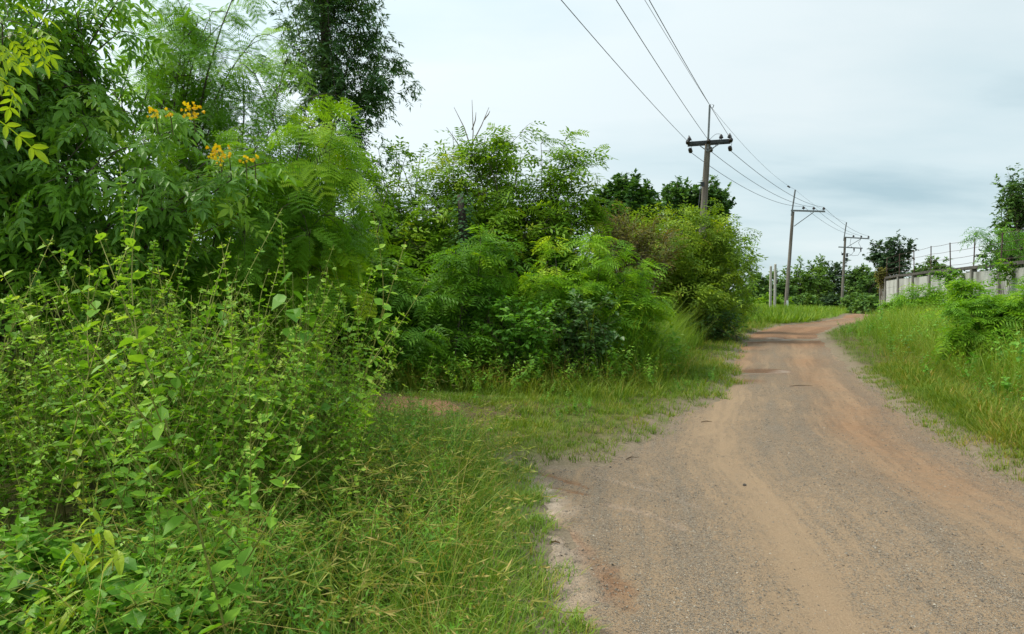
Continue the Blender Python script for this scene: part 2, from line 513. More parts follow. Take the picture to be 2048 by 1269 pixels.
def place(tpl, pos, d, n, s, tint=0.5):
    V, T = tpl[0], tpl[1]
    pos = np.asarray(pos, float).reshape(-1, 3); N = len(pos)
    Fm = frames(d, n); s = np.broadcast_to(np.asarray(s, float), (N,))
    W = pos[:, None] + s[:, None, None] * np.einsum('kc,ncj->nkj', V, Fm)
    TT = (T[None] + (np.arange(N) * len(V))[:, None, None]).reshape(-1, 3)
    tint = np.broadcast_to(np.asarray(tint, float), (N,))
    tt = np.repeat(tint, len(V))
    if len(tpl) > 2:
        tt = tt + np.tile(tpl[2], N)
    return W.reshape(-1, 3), TT, tt


def t_join(parts):
    g = Geo()
    for p in parts:
        g.add(p[0], p[1])
    V, T, _, _, _ = g.arrays()
    return V.astype(float), T


def t_pinnate(pairs=4, llen=0.42, lw=0.16, droop=0.35, seed=0, full=True):
    r = np.random.default_rng(seed)
    lt = t_lance(lw, 0.05, 0.22) if full is True else t_lance4(lw * 1.05, 0.05, 0.2)
    pos, d, n, s = [], [], [], []
    zf = lambda y: -droop * y ** 2
    for i in range(pairs):
        y = 0.28 + 0.62 * i / max(pairs - 1, 1)
        for sg in (-1, 1):
            pos.append((0, y, zf(y))); d.append((sg * 0.85, 0.55 + 0.1 * r.normal(), -0.30 + 0.15 * r.normal())); n.append((0.15 * r.normal(), 0.25, 1)); s.append(llen * (1 - 0.12 * abs(i - 1)) * r.uniform(0.85, 1.1))
    pos.append((0, 0.95, zf(0.95))); d.append((0, 1, -0.55)); n.append((0, 0.5, 1)); s.append(llen * 1.1)
    V, T, _ = place(lt, A(pos), A(d), A(n), A(s))
    yy = np.linspace(0, 0.96, 4)
    rv = np.concatenate([np.stack([np.full(4, -0.012), yy, zf(yy)], 1), np.stack([np.full(4, 0.012), yy, zf(yy)], 1)])
    rt = A([(i, i + 4, i + 5) for i in range(3)] + [(i, i + 5, i + 1) for i in range(3)])
    return t_join([(V, T), (rv, rt)])


def t_bipinnate(np_=6, detail=2, droop=0.3, seed=0, nl=8, wl=0.044):
    """feathery frond: a midrib with opposite pinnae, each with rows of small leaflets"""
    r = np.random.default_rng(seed)
    Vs, Ts = [], []
    n = 0
    zf = lambda y: -droop * y ** 2
    for i in range(np_):
        y = 0.22 + 0.75 * i / (np_ - 1)
        L = (0.46 - 0.10 * abs(i / (np_ - 1) - 0.35)) * r.uniform(0.9, 1.1)
        for sg in (-1, 1):
            dd = nrmz(A([sg * 0.86, 0.55, -0.10 + 0.10 * r.normal()])); base = A([0, y, zf(y)])
            lat = nrmz(np.cross(dd, A([0, 0, 1.0])))
            if detail >= 2:
                for k in range(nl):
                    t = 0.08 + 0.9 * k / (nl - 1)
                    p = base + dd * L * t + A([0, 0, -0.10 * L * t * t]); ll = 0.085 * (1.15 - 0.5 * abs(t - 0.45))
                    w = wl * 8 / nl
                    for s2 in (-1, 1):
                        q = p + lat * s2 * ll + dd * 0.03
                        Vs += [p - dd * w * 0.5, p + dd * w * 0.5, q]; Ts.append((n, n + 1, n + 2)); n += 3
            else:
                w = 0.058
                tip = base + dd * L + A([0, 0, -0.12 * L]); mid = base + dd * L * 0.5
                Vs += [base, mid - lat * w, tip, mid + lat * w]; Ts += [(n, n + 1, n + 2), (n, n + 2, n + 3)]; n += 4
    yy = np.linspace(0, 0.98, 3)
    for a, b in zip(yy[:-1], yy[1:]):
        Vs += [(-0.01, a, zf(a)), (0.01, a, zf(a)), (0.01, b, zf(b)), (-0.01, b, zf(b))]; Ts += [(n, n + 1, n + 2), (n, n + 2, n + 3)]; n += 4
    return A([np.asarray(v, float) for v in Vs]), A(Ts)


FR2 = [t_bipinnate(6, 2, d, k) for k, d in enumerate((0.15, 0.3, 0.5))]
FR1 = [t_bipinnate(5, 1, d, k) for k, d in enumerate((0.15, 0.35, 0.55))]
def t_far_frond(pairs=3, droop=0.3, seed=0):
    """a frond seen from far: only its pinnae"""
    r = np.random.default_rng(seed); V, T = [], []
    for i in range(pairs):
        y = 0.18 + 0.7 * i / (pairs - 1)
        for sg in (-1, 1):
            d = nrmz(A([sg * 0.86, 0.6, -0.1 + 0.12 * r.normal()])); b = A([0, y, -droop * y * y]); L = 0.46 * r.uniform(0.85, 1.1); lt = nrmz(np.cross(d, A([0, 0, 1.0]))) * 0.085
            n = len(V); V += [b, b + d * L * 0.5 - lt, b + d * L - A([0, 0, 0.05]), b + d * L * 0.5 + lt]; T += [(n, n + 1, n + 2), (n, n + 2, n + 3)]
    return A(V), A(T)


FR0 = [t_far_frond(3, d, 30 + k) for k, d in enumerate((0.15, 0.35, 0.55))]
FRW = [t_bipinnate(5, 2, d, k + 20, 7, 0.038) for k, d in enumerate((0.15, 0.3, 0.5))]
FR15 = [t_bipinnate(6, 2, d, k + 10, 5) for k, d in enumerate((0.15, 0.3, 0.5))]
PIN = [t_pinnate(3 + k % 2, 0.45, 0.19, 0.25 + 0.12 * k, k) for k in range(4)]
OV = [t_ovate(0.34, 0.10, 0.10), t_ovate(0.30, 0.06, 0.22), t_ovate(0.38, 0.14, 0.05)]
LA = [t_lance(0.13, 0.05, 0.2), t_lance(0.16, 0.04, 0.35)]
PINC = [t_pinnate(3 + k % 2, 0.45, 0.19, 0.25 + 0.12 * k, k, 4) for k in range(4)]
DI = [t_diamond(0.28, 0.08), t_diamond(0.36, 0.05)]
DIN = [t_diamond(0.11, 0.03, 0.4), t_diamond(0.14, 0.02, 0.45)]


# ------------------------------------------------------------------ growth of woody plants
def lobe(px, py, Y, rpx, rpy, depth=None, w=None):
    c = at(px, py, Y); rx, rz = rpx * Y / F, rpy * Y / F
    ry = depth if depth else 0.8 * rx
    return (*c, rx, ry, rz, w if w else rx * ry * rz) 


def grow(base, lobes, n_stems, n_twigs, n_leaves, leaf, twig=0.5, arch=0.35, droop=0.25, seed=0, spread=0.25, start=0.3,
         shell=0.5, r0=0.03, up=0.35, flat=0.35, bend=0.25, tilt=0.0):
    """stems rise from the base to points inside the crown's lobes, twigs leave the stems, leaves sit on the twigs"""
    r = np.random.default_rng(seed)
    L = A([l for l in lobes], float); p = L[:, 6] / L[:, 6].sum()
    li = r.choice(len(L), n_stems, p=p)
    u = nrmz(r.normal(size=(n_stems, 3))) * (shell + (1 - shell) * r.random(n_stems)[:, None]) ** 0.7
    u[:, 2] = np.where(u[:, 2] < 0, u[:, 2] * 0.8, u[:, 2])
    tip = L[li, :3] + u * L[li, 3:6]
    base = np.asarray(base, float)
    if base.ndim == 1:
        b = base + A([1, 1, 0]) * np.clip(r.normal(size=(n_stems, 3)), -1.5, 1.2) * spread
        b[:, 2] = base[2] - 0.05
    else:
        b = base[r.integers(0, len(base), n_stems)] + A([1, 1, 0]) * r.normal(size=(n_stems, 3)) * spread
    ctrl = b + (tip - b) * A([arch, arch, 0.72]) + r.normal(size=tip.shape) * A([0.12, 0.12, 0.06]) * np.linalg.norm(tip - b, axis=1)[:, None]
    k = 9
    t = np.linspace(0, 1, k)[None, :, None]
    SP = (1 - t) ** 2 * b[:, None] + 2 * t * (1 - t) * ctrl[:, None] + t ** 2 * tip[:, None]
    ln = np.linalg.norm(tip - b, axis=1)
    SR = r0 * (0.45 + 0.55 * r.random((n_stems, 1))) * np.clip(ln / ln.max(), 0.4, 1)[:, None] * (1 - 0.82 * np.linspace(0, 1, k))[None]
    # twigs
    M = n_stems * n_twigs
    si = np.repeat(np.arange(n_stems), n_twigs)
    tt = start + (1 - start) * r.random(M) ** 0.75
    tt[::n_twigs] = 1.0
    f = tt * (k - 1); i0 = np.minimum(f.astype(int), k - 2); ff = (f - i0)[:, None]
    O = SP[si, i0] * (1 - ff) + SP[si, i0 + 1] * ff
    TG = nrmz(SP[si, i0 + 1] - SP[si, i0])
    cen = L[li[si], :3]
    outw = nrmz(O - cen + 1e-6)
    D = nrmz(TG * 0.55 + outw * 0.45 + r.normal(size=(M, 3)) * 0.6 + A([0, 0, up]))
    tl = twig * r.uniform(0.45, 1.25, M) * (1.1 - 0.35 * tt)
    q = np.linspace(0, 1, 5)
    TP = O[:, None] + D[:, None] * (tl[:, None] * q[None])[:, :, None]
    TP[:, :, 2] -= (droop * tl)[:, None] * (q ** 2)[None]
    TR = (r0 * 0.16 + 0.0015) * np.ones((M, 1)) * (1 - 0.7 * q)[None]
    # leaves
    K = M * n_leaves
    ti = np.repeat(np.arange(M), n_leaves)
    fr = np.tile((np.arange(n_leaves) + 0.7) / n_leaves, M) + r.uniform(-0.4, 0.4, K) / n_leaves
    fr = np.clip(fr, 0.05, 1)
    g = fr * 4; j0 = np.minimum(g.astype(int), 3); gg = (g - j0)[:, None]
    LP = TP[ti, j0] * (1 - gg) + TP[ti, j0 + 1] * gg
    TT = nrmz(TP[ti, j0 + 1] - TP[ti, j0])
    side = nrmz(np.cross(TT, A([0, 0, 1.0]) + r.normal(size=(K, 3)) * 0.3)) * np.where(np.tile(np.arange(n_leaves), M) % 2, 1, -1)[:, None]
    LD = TT * 0.65 + side * 0.75 + r.normal(size=(K, 3)) * 0.28
    LD[:, 2] = LD[:, 2] * (1 - flat) + tilt - bend * r.random(K)
    LD = nrmz(LD)
    LN = A([0, 0, 1.0]) + r.normal(size=(K, 3)) * 0.35 + nrmz(LP - cen[ti] + 1e-6) * 0.3
    LS = leaf * r.uniform(0.6, 1.15, K)
    stint = r.normal(0, 0.14, n_stems)[si][ti] + r.normal(0, 0.08, M)[ti] + 0.42 + r.normal(0, 0.12, K)
    return dict(SP=SP, SR=SR, TP=TP, TR=TR, LP=LP, LD=LD, LN=LN, LS=LS, tint=np.clip(stint, 0, 1), rng=r)


def add_leaves(g, P, tpls, sel=None, mi=0):
    n = len(P['LP']); sel = np.arange(n) if sel is None else sel
    k = P['rng'].integers(0, len(tpls), n)
    for v, tp in enumerate(tpls):
        s = sel[k[sel] == v]
        if len(s):
            V, T, t = place(tp, P['LP'][s], P['LD'][s], P['LN'][s], P['LS'][s], P['tint'][s])
            g.add(V, T, np.clip(t, 0, 1), mi)
    return g


def wood(P, sides=6, tw=True):
    g = Geo()
    V, T = tubes(P['SP'], P['SR'], sides); g.add(V, T, 0.5, 0, True)
    if tw:
        V, T = tubes(P['TP'], P['TR'], 3); g.add(V, T, 0.5, 0, True)
    return g


def shrub(name, base, P, tpls, lmat, wmat, label, cat, group=None, sides=5, tw=True, fol='foliage', woodname='stem', extra=None):
    root = empty(name, base, label, cat, group)
    wood(P, sides, tw).build(woodname, wmat, root, base)
    f = add_leaves(Geo(), P, tpls).build(fol, lmat, root, base)
    tag(f, kind='stuff')
    return root


def leaf_parts(root, base, P, tpls, mat, name, count, exclude_far=99):
    """the leaves that show largest become parts of their own (shared meshes); returns the indices left over"""
    pos = P['LP']
    tipp = pos + P['LD'] * P['LS'][:, None] * 0.6
    rel = tipp - A([0, 0, EYE])
    yy = rel[:, 1]
    px = CX + F * rel[:, 0] / np.maximum(yy, 0.1); py = CY - F * (rel[:, 2] / np.maximum(yy, 0.1) + math.tan(PITCH))
    ok = (yy > 0.5) & (px > 0) & (px < 2048) & (py > 0) & (py < 1269)
    size = np.where(ok, P['LS'] / np.maximum(yy, 0.1) + 0.01 * P['rng'].random(len(yy)), 0)
    order = np.argsort(-size)[:count]
    order = order[size[order] > 0]
    meshes = []
    for v, tp in enumerate(tpls):
        for tv in (0.25, 0.45, 0.65, 0.85):
            meshes.append(Geo().add(tp[0], tp[1], tv).mesh(name, mat))
    Fm = frames(P['LD'], P['LN'])
    for i in order:
        v = P['rng'].integers(0, len(tpls))
        tv = int(np.clip((P['tint'][i] - 0.15) / 0.2, 0, 3))
        o = bpy.data.objects.new(name, meshes[v * 4 + tv]); COL.objects.link(o); o.parent = root
        R = Matrix([list(c) for c in Fm[i].T]).to_4x4()
        o.matrix_local = Matrix.Translation(Vector(pos[i] - base)) @ R @ Matrix.Scale(float(P['LS'][i]), 4)
    mask = np.ones(len(pos), bool); mask[order] = False
    return np.where(mask)[0]


def gb(x, y, dz=-0.03):
    return A([x, y, gz1(x, y) + dz])


def gbp(px, Y, dz=-0.03):
    return gb((px - CX) / F * Y, Y, dz)


# ================================================================== SETTING
def grid_obj(name, X, Yv, Z, mat, attrs=None, keep=None):
    ny, nx = X.shape
    V = np.stack([X, Yv, Z], -1).reshape(-1, 3)
    idx = np.arange(ny * nx).reshape(ny, nx)
    q = np.stack([idx[:-1, :-1], idx[:-1, 1:], idx[1:, 1:], idx[1:, :-1]], -1).reshape(-1, 4)
    if keep is not None:
        kk = keep.reshape(-1)[q].any(1); q = q[kk]
        used = np.unique(q); mp_ = np.zeros(len(V), int); mp_[used] = np.arange(len(used)); V = V[used]; q = mp_[q]
        attrs = {k: v.reshape(-1)[used] for k, v in (attrs or {}).items()}
    me = bpy.data.meshes.new(name)
    me.vertices.add(len(V)); me.vertices.foreach_set('co', V.astype(np.float32).ravel())
    me.loops.add(len(q) * 4); me.loops.foreach_set('vertex_index', q.astype(np.int32).ravel())
    me.polygons.add(len(q)); me.polygons.foreach_set('loop_start', np.arange(0, len(q) * 4, 4, dtype=np.int32))
    me.polygons.foreach_set('loop_total', np.full(len(q), 4, np.int32))
    me.polygons.foreach_set('use_smooth', np.ones(len(q), bool))
    me.materials.append(mat)
    for k, v in (attrs or {}).items():
        a = me.attributes.new(k, 'FLOAT', 'POINT'); a.data.foreach_set('value', np.asarray(v, np.float32).ravel())
    me.update(calc_edges=True)
    return put(name, me)


def mat_ground():
    m, nt, out = new_mat('soil_and_sward')
    n1 = noise_node(nt, 0.9, 5); n2 = noise_node(nt, 9, 6, 0.65)
    soil = ramp_node(nt, [(0.35, (0.055, 0.045, 0.022)), (0.65, (0.14, 0.10, 0.055))], n2)
    green = ramp_node(nt, [(0.35, (0.060, 0.085, 0.016)), (0.7, (0.13, 0.155, 0.03))], n2)
    c = mixc(nt, nmath(nt, 'MULTIPLY', nmath(nt, 'SUBTRACT', n1, 0.38), 4, True), soil, green)
    sand = ramp_node(nt, [(0.3, (0.13, 0.100, 0.070)), (0.7, (0.285, 0.225, 0.158))], noise_node(nt, 55, 5, 0.75))
    c = mixc(nt, nmath(nt, 'MULTIPLY', attr_node(nt, 'bare'), nmath(nt, 'ADD', 0.35, nmath(nt, 'MULTIPLY', n2, 1.1)), True), c, sand)
    p = nt.nodes.new('ShaderNodeBsdfPrincipled'); p.inputs['Roughness'].default_value = 0.95; p.inputs['Specular IOR Level'].default_value = 0.1
    nt.links.new(c, p.inputs['Base Color'])
    b = nt.nodes.new('ShaderNodeBump'); b.inputs['Strength'].default_value = 0.6; b.inputs['Distance'].default_value = 0.03
    nt.links.new(n2, b.inputs['Height']); nt.links.new(b.outputs[0], p.inputs['Normal'])
    nt.links.new(p.outputs[0], out.inputs['Surface'])
    return m


def mat_road():
    """crushed grey gravel pressed into tan dust; laterite red where the attribute says so"""
    m, nt, out = new_mat('gravel_road')
    g = nt.nodes.new('ShaderNodeNewGeometry'); pos = g.outputs['Position']
    tan_a = attr_node(nt, 'tan'); red_a = attr_node(nt, 'red'); pale_a = attr_node(nt, 'pale'); wet_a = attr_node(nt, 'wet')
    vo = nt.nodes.new('ShaderNodeTexVoronoi'); vo.inputs['Scale'].default_value = 125.0
    nt.links.new(pos, vo.inputs['Vector'])
    sepc = nt.nodes.new('ShaderNodeSeparateColor'); nt.links.new(vo.outputs['Color'], sepc.inputs[0])
    chip = ramp_node(nt, [(0.0, (0.100, 0.087, 0.073)), (0.4, (0.230, 0.198, 0.160)), (0.75, (0.335, 0.283, 0.222)), (1.0, (0.48, 0.415, 0.33))], sepc.outputs[0])
    n_f = noise_node(nt, 95, 4, 0.7, pos); n_m = noise_node(nt, 7, 5, 0.6, pos); n_l = noise_node(nt, 1.3, 5, 0.55, pos)
    n_s = noise_node(nt, 22, 5, 0.65, pos)
    dust = ramp_node(nt, [(0.3, (0.220, 0.148, 0.088)), (0.7, (0.385, 0.272, 0.170))], n_f)
    dust = mixc(nt, nmath(nt, 'MULTIPLY', n_m, 0.5), dust, (0.300, 0.210, 0.128))
    lat = ramp_node(nt, [(0.3, (0.19, 0.094, 0.045)), (0.7, (0.32, 0.168, 0.086))], n_s)
    pale = ramp_node(nt, [(0.3, (0.44, 0.335, 0.255)), (0.7, (0.62, 0.50, 0.40))], n_s)
    cv = nt.nodes.new('ShaderNodeCombineXYZ')
    nt.links.new(nmath(nt, 'MULTIPLY', attr_node(nt, 'lat'), 5.0), cv.inputs[0]); nt.links.new(nmath(nt, 'MULTIPLY', attr_node(nt, 'lon'), 0.30), cv.inputs[1])
    n_k = noise_node(nt, 1.0, 5, 0.6, cv.outputs[0])
    cv2 = nt.nodes.new('ShaderNodeCombineXYZ')
    nt.links.new(nmath(nt, 'MULTIPLY', attr_node(nt, 'lat'), 18.0), cv2.inputs[0]); nt.links.new(nmath(nt, 'MULTIPLY', attr_node(nt, 'lon'), 1.1), cv2.inputs[1])
    n_k2 = noise_node(nt, 1.0, 4, 0.6, cv2.outputs[0])
    # how much dust fills between the chips
    base_d = nmath(nt, 'ADD', nmath(nt, 'MULTIPLY', tan_a, 0.43), nmath(nt, 'MULTIPLY', nmath(nt, 'SUBTRACT', n_l, 0.5), 0.45))
    base_d = nmath(nt, 'ADD', base_d, nmath(nt, 'MULTIPLY', nmath(nt, 'SUBTRACT', n_m, 0.5), 0.55))
    base_d = nmath(nt, 'ADD', base_d, nmath(nt, 'MULTIPLY', nmath(nt, 'SUBTRACT', n_k, 0.5), 1.3))
    base_d = nmath(nt, 'ADD', base_d, nmath(nt, 'MULTIPLY', nmath(nt, 'SUBTRACT', n_k2, 0.5), 0.8))
    thr = nmath(nt, 'SUBTRACT', nmath(nt, 'ADD', base_d, 0.25), nmath(nt, 'MULTIPLY', sepc.outputs[1], 0.75))
    dfac = nmath(nt, 'MULTIPLY', nmath(nt, 'ADD', thr, 0.18), 3.2, True)
    dfac = nmath(nt, 'ADD', nmath(nt, 'MULTIPLY', dfac, 0.66), 0.27, True)
    c = mixc(nt, dfac, chip, dust)
    rf = nmath(nt, 'MULTIPLY', nmath(nt, 'ADD', red_a, nmath(nt, 'MULTIPLY', nmath(nt, 'SUBTRACT', n_m, 0.5), 0.8)), nmath(nt, 'MULTIPLY', red_a, 1.5), True)
    rf = nmath(nt, 'MULTIPLY', rf, 0.8)
    c = mixc(nt, rf, c, lat)
    pf = nmath(nt, 'MULTIPLY', pale_a, nmath(nt, 'ADD', nmath(nt, 'MULTIPLY', n_m, 1.2), 0.25), True)
    c = mixc(nt, pf, c, pale)
    c = mixc(nt, nmath(nt, 'MULTIPLY', wet_a, 0.55), c, (0.10, 0.055, 0.03))
    p = nt.nodes.new('ShaderNodeBsdfPrincipled')
    nt.links.new(c, p.inputs['Base Color'])
    p.inputs['Specular IOR Level'].default_value = 0.2
    nt.links.new(nmath(nt, 'SUBTRACT', 0.92, nmath(nt, 'MULTIPLY', wet_a, 0.35)), p.inputs['Roughness'])
    h = nmath(nt, 'ADD', nmath(nt, 'MULTIPLY', vo.outputs['Distance'], nmath(nt, 'SUBTRACT', 1.1, dfac)), nmath(nt, 'MULTIPLY', n_f, 0.5))
    b = nt.nodes.new('ShaderNodeBump'); b.inputs['Strength'].default_value = 1.0; b.inputs['Distance'].default_value = 0.018
    nt.links.new(h, b.inputs['Height']); nt.links.new(b.outputs[0], p.inputs['Normal'])
    nt.links.new(p.outputs[0], out.inputs['Surface'])
    return m


def axis(fine_a, fine_b, step, lo, hi, gr=1.12):
    a = list(np.arange(fine_a, fine_b, step)); s = step
    while a[-1] < hi:
        s *= gr; a.append(a[-1] + s)
    s = step
    while a[0] > lo:
        s *= gr; a.insert(0, a[0] - s)
    return A(a)


xs = np.concatenate([axis(-4, 9.5, 0.14, -1500, 9.6)[:-1], np.arange(9.7, 32, 0.28)])
xs = np.concatenate([xs, axis(32.1, 33, 0.4, 32, 1500)])
xs = np.unique(xs)
ys = axis(2.2, 2.5, 0.05, -60, 2500, 1.0) if False else None
yl = [2.2]
while yl[-1] < 60:
    yl.append(yl[-1] * 1.017 + 0.03)
while yl[-1] < 2500:
    yl.append(yl[-1] * 1.08)
y0 = [2.2]; s_ = 0.08
while y0[0] > -80:
    s_ *= 1.2; y0.insert(0, y0[0] - s_)
ys = A(y0[:-1] + yl)
GX, GY = np.meshgrid(xs, ys)
GZ = gz(GX, GY)
gsd = road_sd(np.stack([GX.ravel(), GY.ravel()], 1)).reshape(GX.shape)
ground = grid_obj('ground', GX, GY, GZ, mat_ground(), dict(bare=(1 - sstep(-0.05, 0.45, gsd)) + 0.9 * (1 - sstep(0.1, 0.7, np.where(GX > -0.3, np.abs(GX - 0.05), 9))) * (GY > 2) * (GY < 6.8)))
tag(ground, 'brown earth and sward under the weeds and verges', None, None, 'structure')

# --- road sheet: rows get coarser with distance
rl = [2.0]
while rl[-1] < 75:
    rl.append(rl[-1] * 1.0088)
ry = A([-25.0, -10, -4, -1, 0.5, 1.4] + rl)
NXR = 170
lx = np.interp(ry, ROAD_L[:, 1], ROAD_L[:, 0]) - 0.5
# the apron's edge turns back on itself, take the smallest x there
lx = np.where((ry > 5.0) & (ry < 8.0), np.minimum(lx, -0.65), lx)
for _ in range(60):
    lx[7:-1] = np.minimum((lx[6:-2] + lx[7:-1] * 2 + lx[8:]) / 4, np.interp(ry, ROAD_L[:, 1], ROAD_L[:, 0])[7:-1] - 0.35)
lx = np.where((ry > 5.4) & (ry < 7.2), np.minimum(lx, -0.6), lx)
rx = np.interp(ry, ROAD_R[:, 1], ROAD_R[:, 0]) + 0.6
RX = lx[:, None] + (rx - lx)[:, None] * np.linspace(0, 1, NXR)[None]
RY = np.repeat(ry[:, None], NXR, 1)
RP = np.stack([RX.ravel(), RY.ravel()], 1)
rsd = road_sd(RP).reshape(RX.shape)
dr = seg_dist(RP, ROAD_R).reshape(RX.shape)            # metres from the right edge
dr = np.where(RX > np.interp(RY, ROAD_R[:, 1], ROAD_R[:, 0]), -dr, dr)
dl = seg_dist(RP, ROAD_L).reshape(RX.shape)
wob = (fbm(RX * 0.7, RY * 0.35, 31) - 0.5) * 0.5


def bell(x, c, w):
    return np.exp(-((x - c) / w) ** 2)


tanm = np.clip(1.0 * bell(dr + wob, 2.55, 0.28) + 0.85 * bell(dr + wob, 0.95, 0.34) + 0.10, 0, 1)
tanm = tanm * sstep(0.05, 0.5, dr) + 0.12
tanm = np.where(dl < 0.9, np.maximum(tanm, 0.62 * (1 - sstep(0.1, 0.8, dl)) * (1 - sstep(5.0, 8.5, RY))), tanm)
redm = 0.12 + 0.10 * (1 - sstep(0.6, 1.8, dr)) + 0.42 * bell(dr + wob, 0.95, 0.6) * sstep(3, 8, RY) * (1 - sstep(16, 26, RY)) * (0.4 + 1.2 * fbm(RX * 0.8, RY * 0.5, 5))
redm = redm + 0.95 * sstep(20, 27, RY) * (1 - sstep(33, 40, RY)) * (0.55 + 0.6 * fbm(RX * 0.9, RY * 0.3, 8)) + 0.45 * sstep(33, 42, RY)
redm = redm + 0.5 * sstep(13, 17, RY) * bell(dr, 2.6, 0.7) * (fbm(RX, RY * 0.6, 15) > 0.45)
palem = np.zeros_like(RX); wet = np.zeros_like(RX)


def stroke(pts, w, soft=0.5):
    pts = A([at(a, b, 1)[:2] * 0 + ground_pt(a, b) for a, b in pts])
    d = seg_dist(RP, pts).reshape(RX.shape)
    return (1 - sstep(w * (1 - soft), w * (1 + soft), d + (fbm(RX * 9, RY * 9, 77) - 0.5) * w * 1.6)) * (0.7 + 0.3 * sstep(0.25, 0.6, fbm(RX * 3.1, RY * 3.1, 78) + 0.12))


def ground_pt(px, py):
    q = at(px, py, 1.0) - A([0, 0, EYE]); t = -EYE / q[2]
    return A([q[0] * t, t])


RZ = np.zeros_like(RX)
RZ += 0.028 * np.clip(dr / 1.7, 0, 1) * np.clip((3.4 - dr) / 1.6, 0, 1) - 0.02
RZ -= 0.018 * (bell(dr + wob, 2.55, 0.30) + bell(dr + wob, 0.95, 0.34))
RZ += (fbm(RX * 1.7, RY * 1.7, 41, 4) - 0.5) * 0.03 + (fbm(RX * 9, RY * 9, 43, 3) - 0.5) * 0.018 + (fbm(dr * 7, RY * 0.5, 44, 3) - 0.5) * 0.016
# rut with tyre ridges pressed by vehicles turning off the road, and thin tread lines across the apron
ARC = [(1020, 975), (1075, 1020), (1130, 1062), (1180, 1105), (1222, 1155), (1250, 1205)]
s1 = stroke(ARC, 0.085, 0.6)
redm = np.maximum(redm, 0.8 * s1); RZ -= 0.022 * s1
RZ += 0.006 * s1 * np.sin((RX + RY * 0.35) * 150)
for pts, w, rd, pl in (([(1060, 938), (1110, 948), (1175, 970)], 0.035, 0.9, 0), ([(1085, 966), (1130, 972), (1172, 984)], 0.03, 0.9, 0),
                       ([(1190, 945), (1270, 968), (1330, 985), (1400, 1010)], 0.022, 0.25, 0.35), ([(1215, 1000), (1290, 1022), (1365, 1052)], 0.025, 0.45, 0.4),
                       ([(1010, 935), (1070, 930), (1150, 920)], 0.10, 0.75, 0.15)):
    s2 = stroke(pts, w, 0.6); redm = np.maximum(redm, rd * s2); palem = np.maximum(palem, pl * s2); RZ -= 0.012 * s2
palem = np.maximum(palem, stroke([(1030, 950), (1065, 985), (1095, 1015)], 0.17, 0.8))
palem = np.maximum(palem, 0.55 * stroke([(1060, 1040), (1100, 1090), (1110, 1150), (1090, 1210)], 0.20, 0.9))
palem = np.maximum(palem, 0.7 * stroke([(1100, 1075), (1125, 1100)], 0.16, 0.8))
HOLES = [(1503, 744, 0.62, 0.42), (1516, 679, 0.85, 1.0), (1602, 677, 0.95, 0.75)]
HP = []
for hx, hy, ha, hb in HOLES:
    c = ground_pt(hx, hy); HP.append((c, ha, hb))
    q = np.hypot((RX - c[0]) / ha, (RY - c[1]) / hb) + (fbm(RX * 1.6, RY * 1.6, 61) - 0.5) * 0.5
    inn = 1 - sstep(0.45, 1.0, q)
    RZ -= 0.10 * inn
    wet = np.maximum(wet, 0.6 * (1 - sstep(0.9, 1.7, q)))
    palem = np.maximum(palem, 1.0 * bell(q, 1.02, 0.22) * (RY < c[1] + 0.25 * hb + 0.2))
    redm = np.maximum(redm, 0.85 * (1 - sstep(1.0, 2.0, q)))
far = ground_pt(1497, 762)
redm = np.maximum(redm, 0.8 * bell(np.hypot((RX - far[0]) / 0.4, (RY - far[1]) / 0.5), 0, 1))
RZ = RZ - 0.09 * sstep(0.12, 0.45, rsd)
RZ = RZ - 0.75 * sstep(45, 95, RY) * sstep(24, 40, RX)
mroad = mat_road()
road = grid_obj('road', RX, RY, RZ, mroad, dict(tan=tanm, red=np.clip(redm, 0, 1), pale=palem, wet=wet, lat=dr + 0.3 * wob, lon=RY))
tag(road, 'curving single lane gravel road with tan wheel tracks', None, None, 'structure')

# side track of red earth turning off to the left behind the weeds
tn = 90
tp = np.linspace(0, 1, tn)
seglen = np.r_[0, np.cumsum(np.hypot(*np.diff(TRACK, axis=0).T))]; seglen /= seglen[-1]
tcx, tcy = np.interp(tp, seglen, TRACK[:, 0]), np.interp(tp, seglen, TRACK[:, 1])
tdir = nrmz(np.stack([np.gradient(tcx), np.gradient(tcy)], 1)); tnx, tny = -tdir[:, 1], tdir[:, 0]
off = np.linspace(-0.85, 0.85, 40)
TX = tcx[:, None] + tnx[:, None] * off; TY = tcy[:, None] + tny[:, None] * off
tz = gz(TX, TY) + 0.05 * np.clip(0.9 - np.abs(off)[None] - 0.6 * fbm(TX * 2, TY * 2, 71), -1, 0.35) + 0.004 - 0.06 * np.exp(-tp * 30)[:, None]
tk = grid_obj('dirt_track', TX, TY, tz, mroad, dict(tan=np.full(TX.shape, 0.7), red=np.full(TX.shape, 0.85), pale=0 * TX, wet=0 * TX), keep=(rsd.min() < 0) & (road_sd(np.stack([TX.ravel(), TY.ravel()], 1)).reshape(TX.shape) > 0.12))
tag(tk, 'red earth side track turning off behind the weeds', None, None, 'structure')

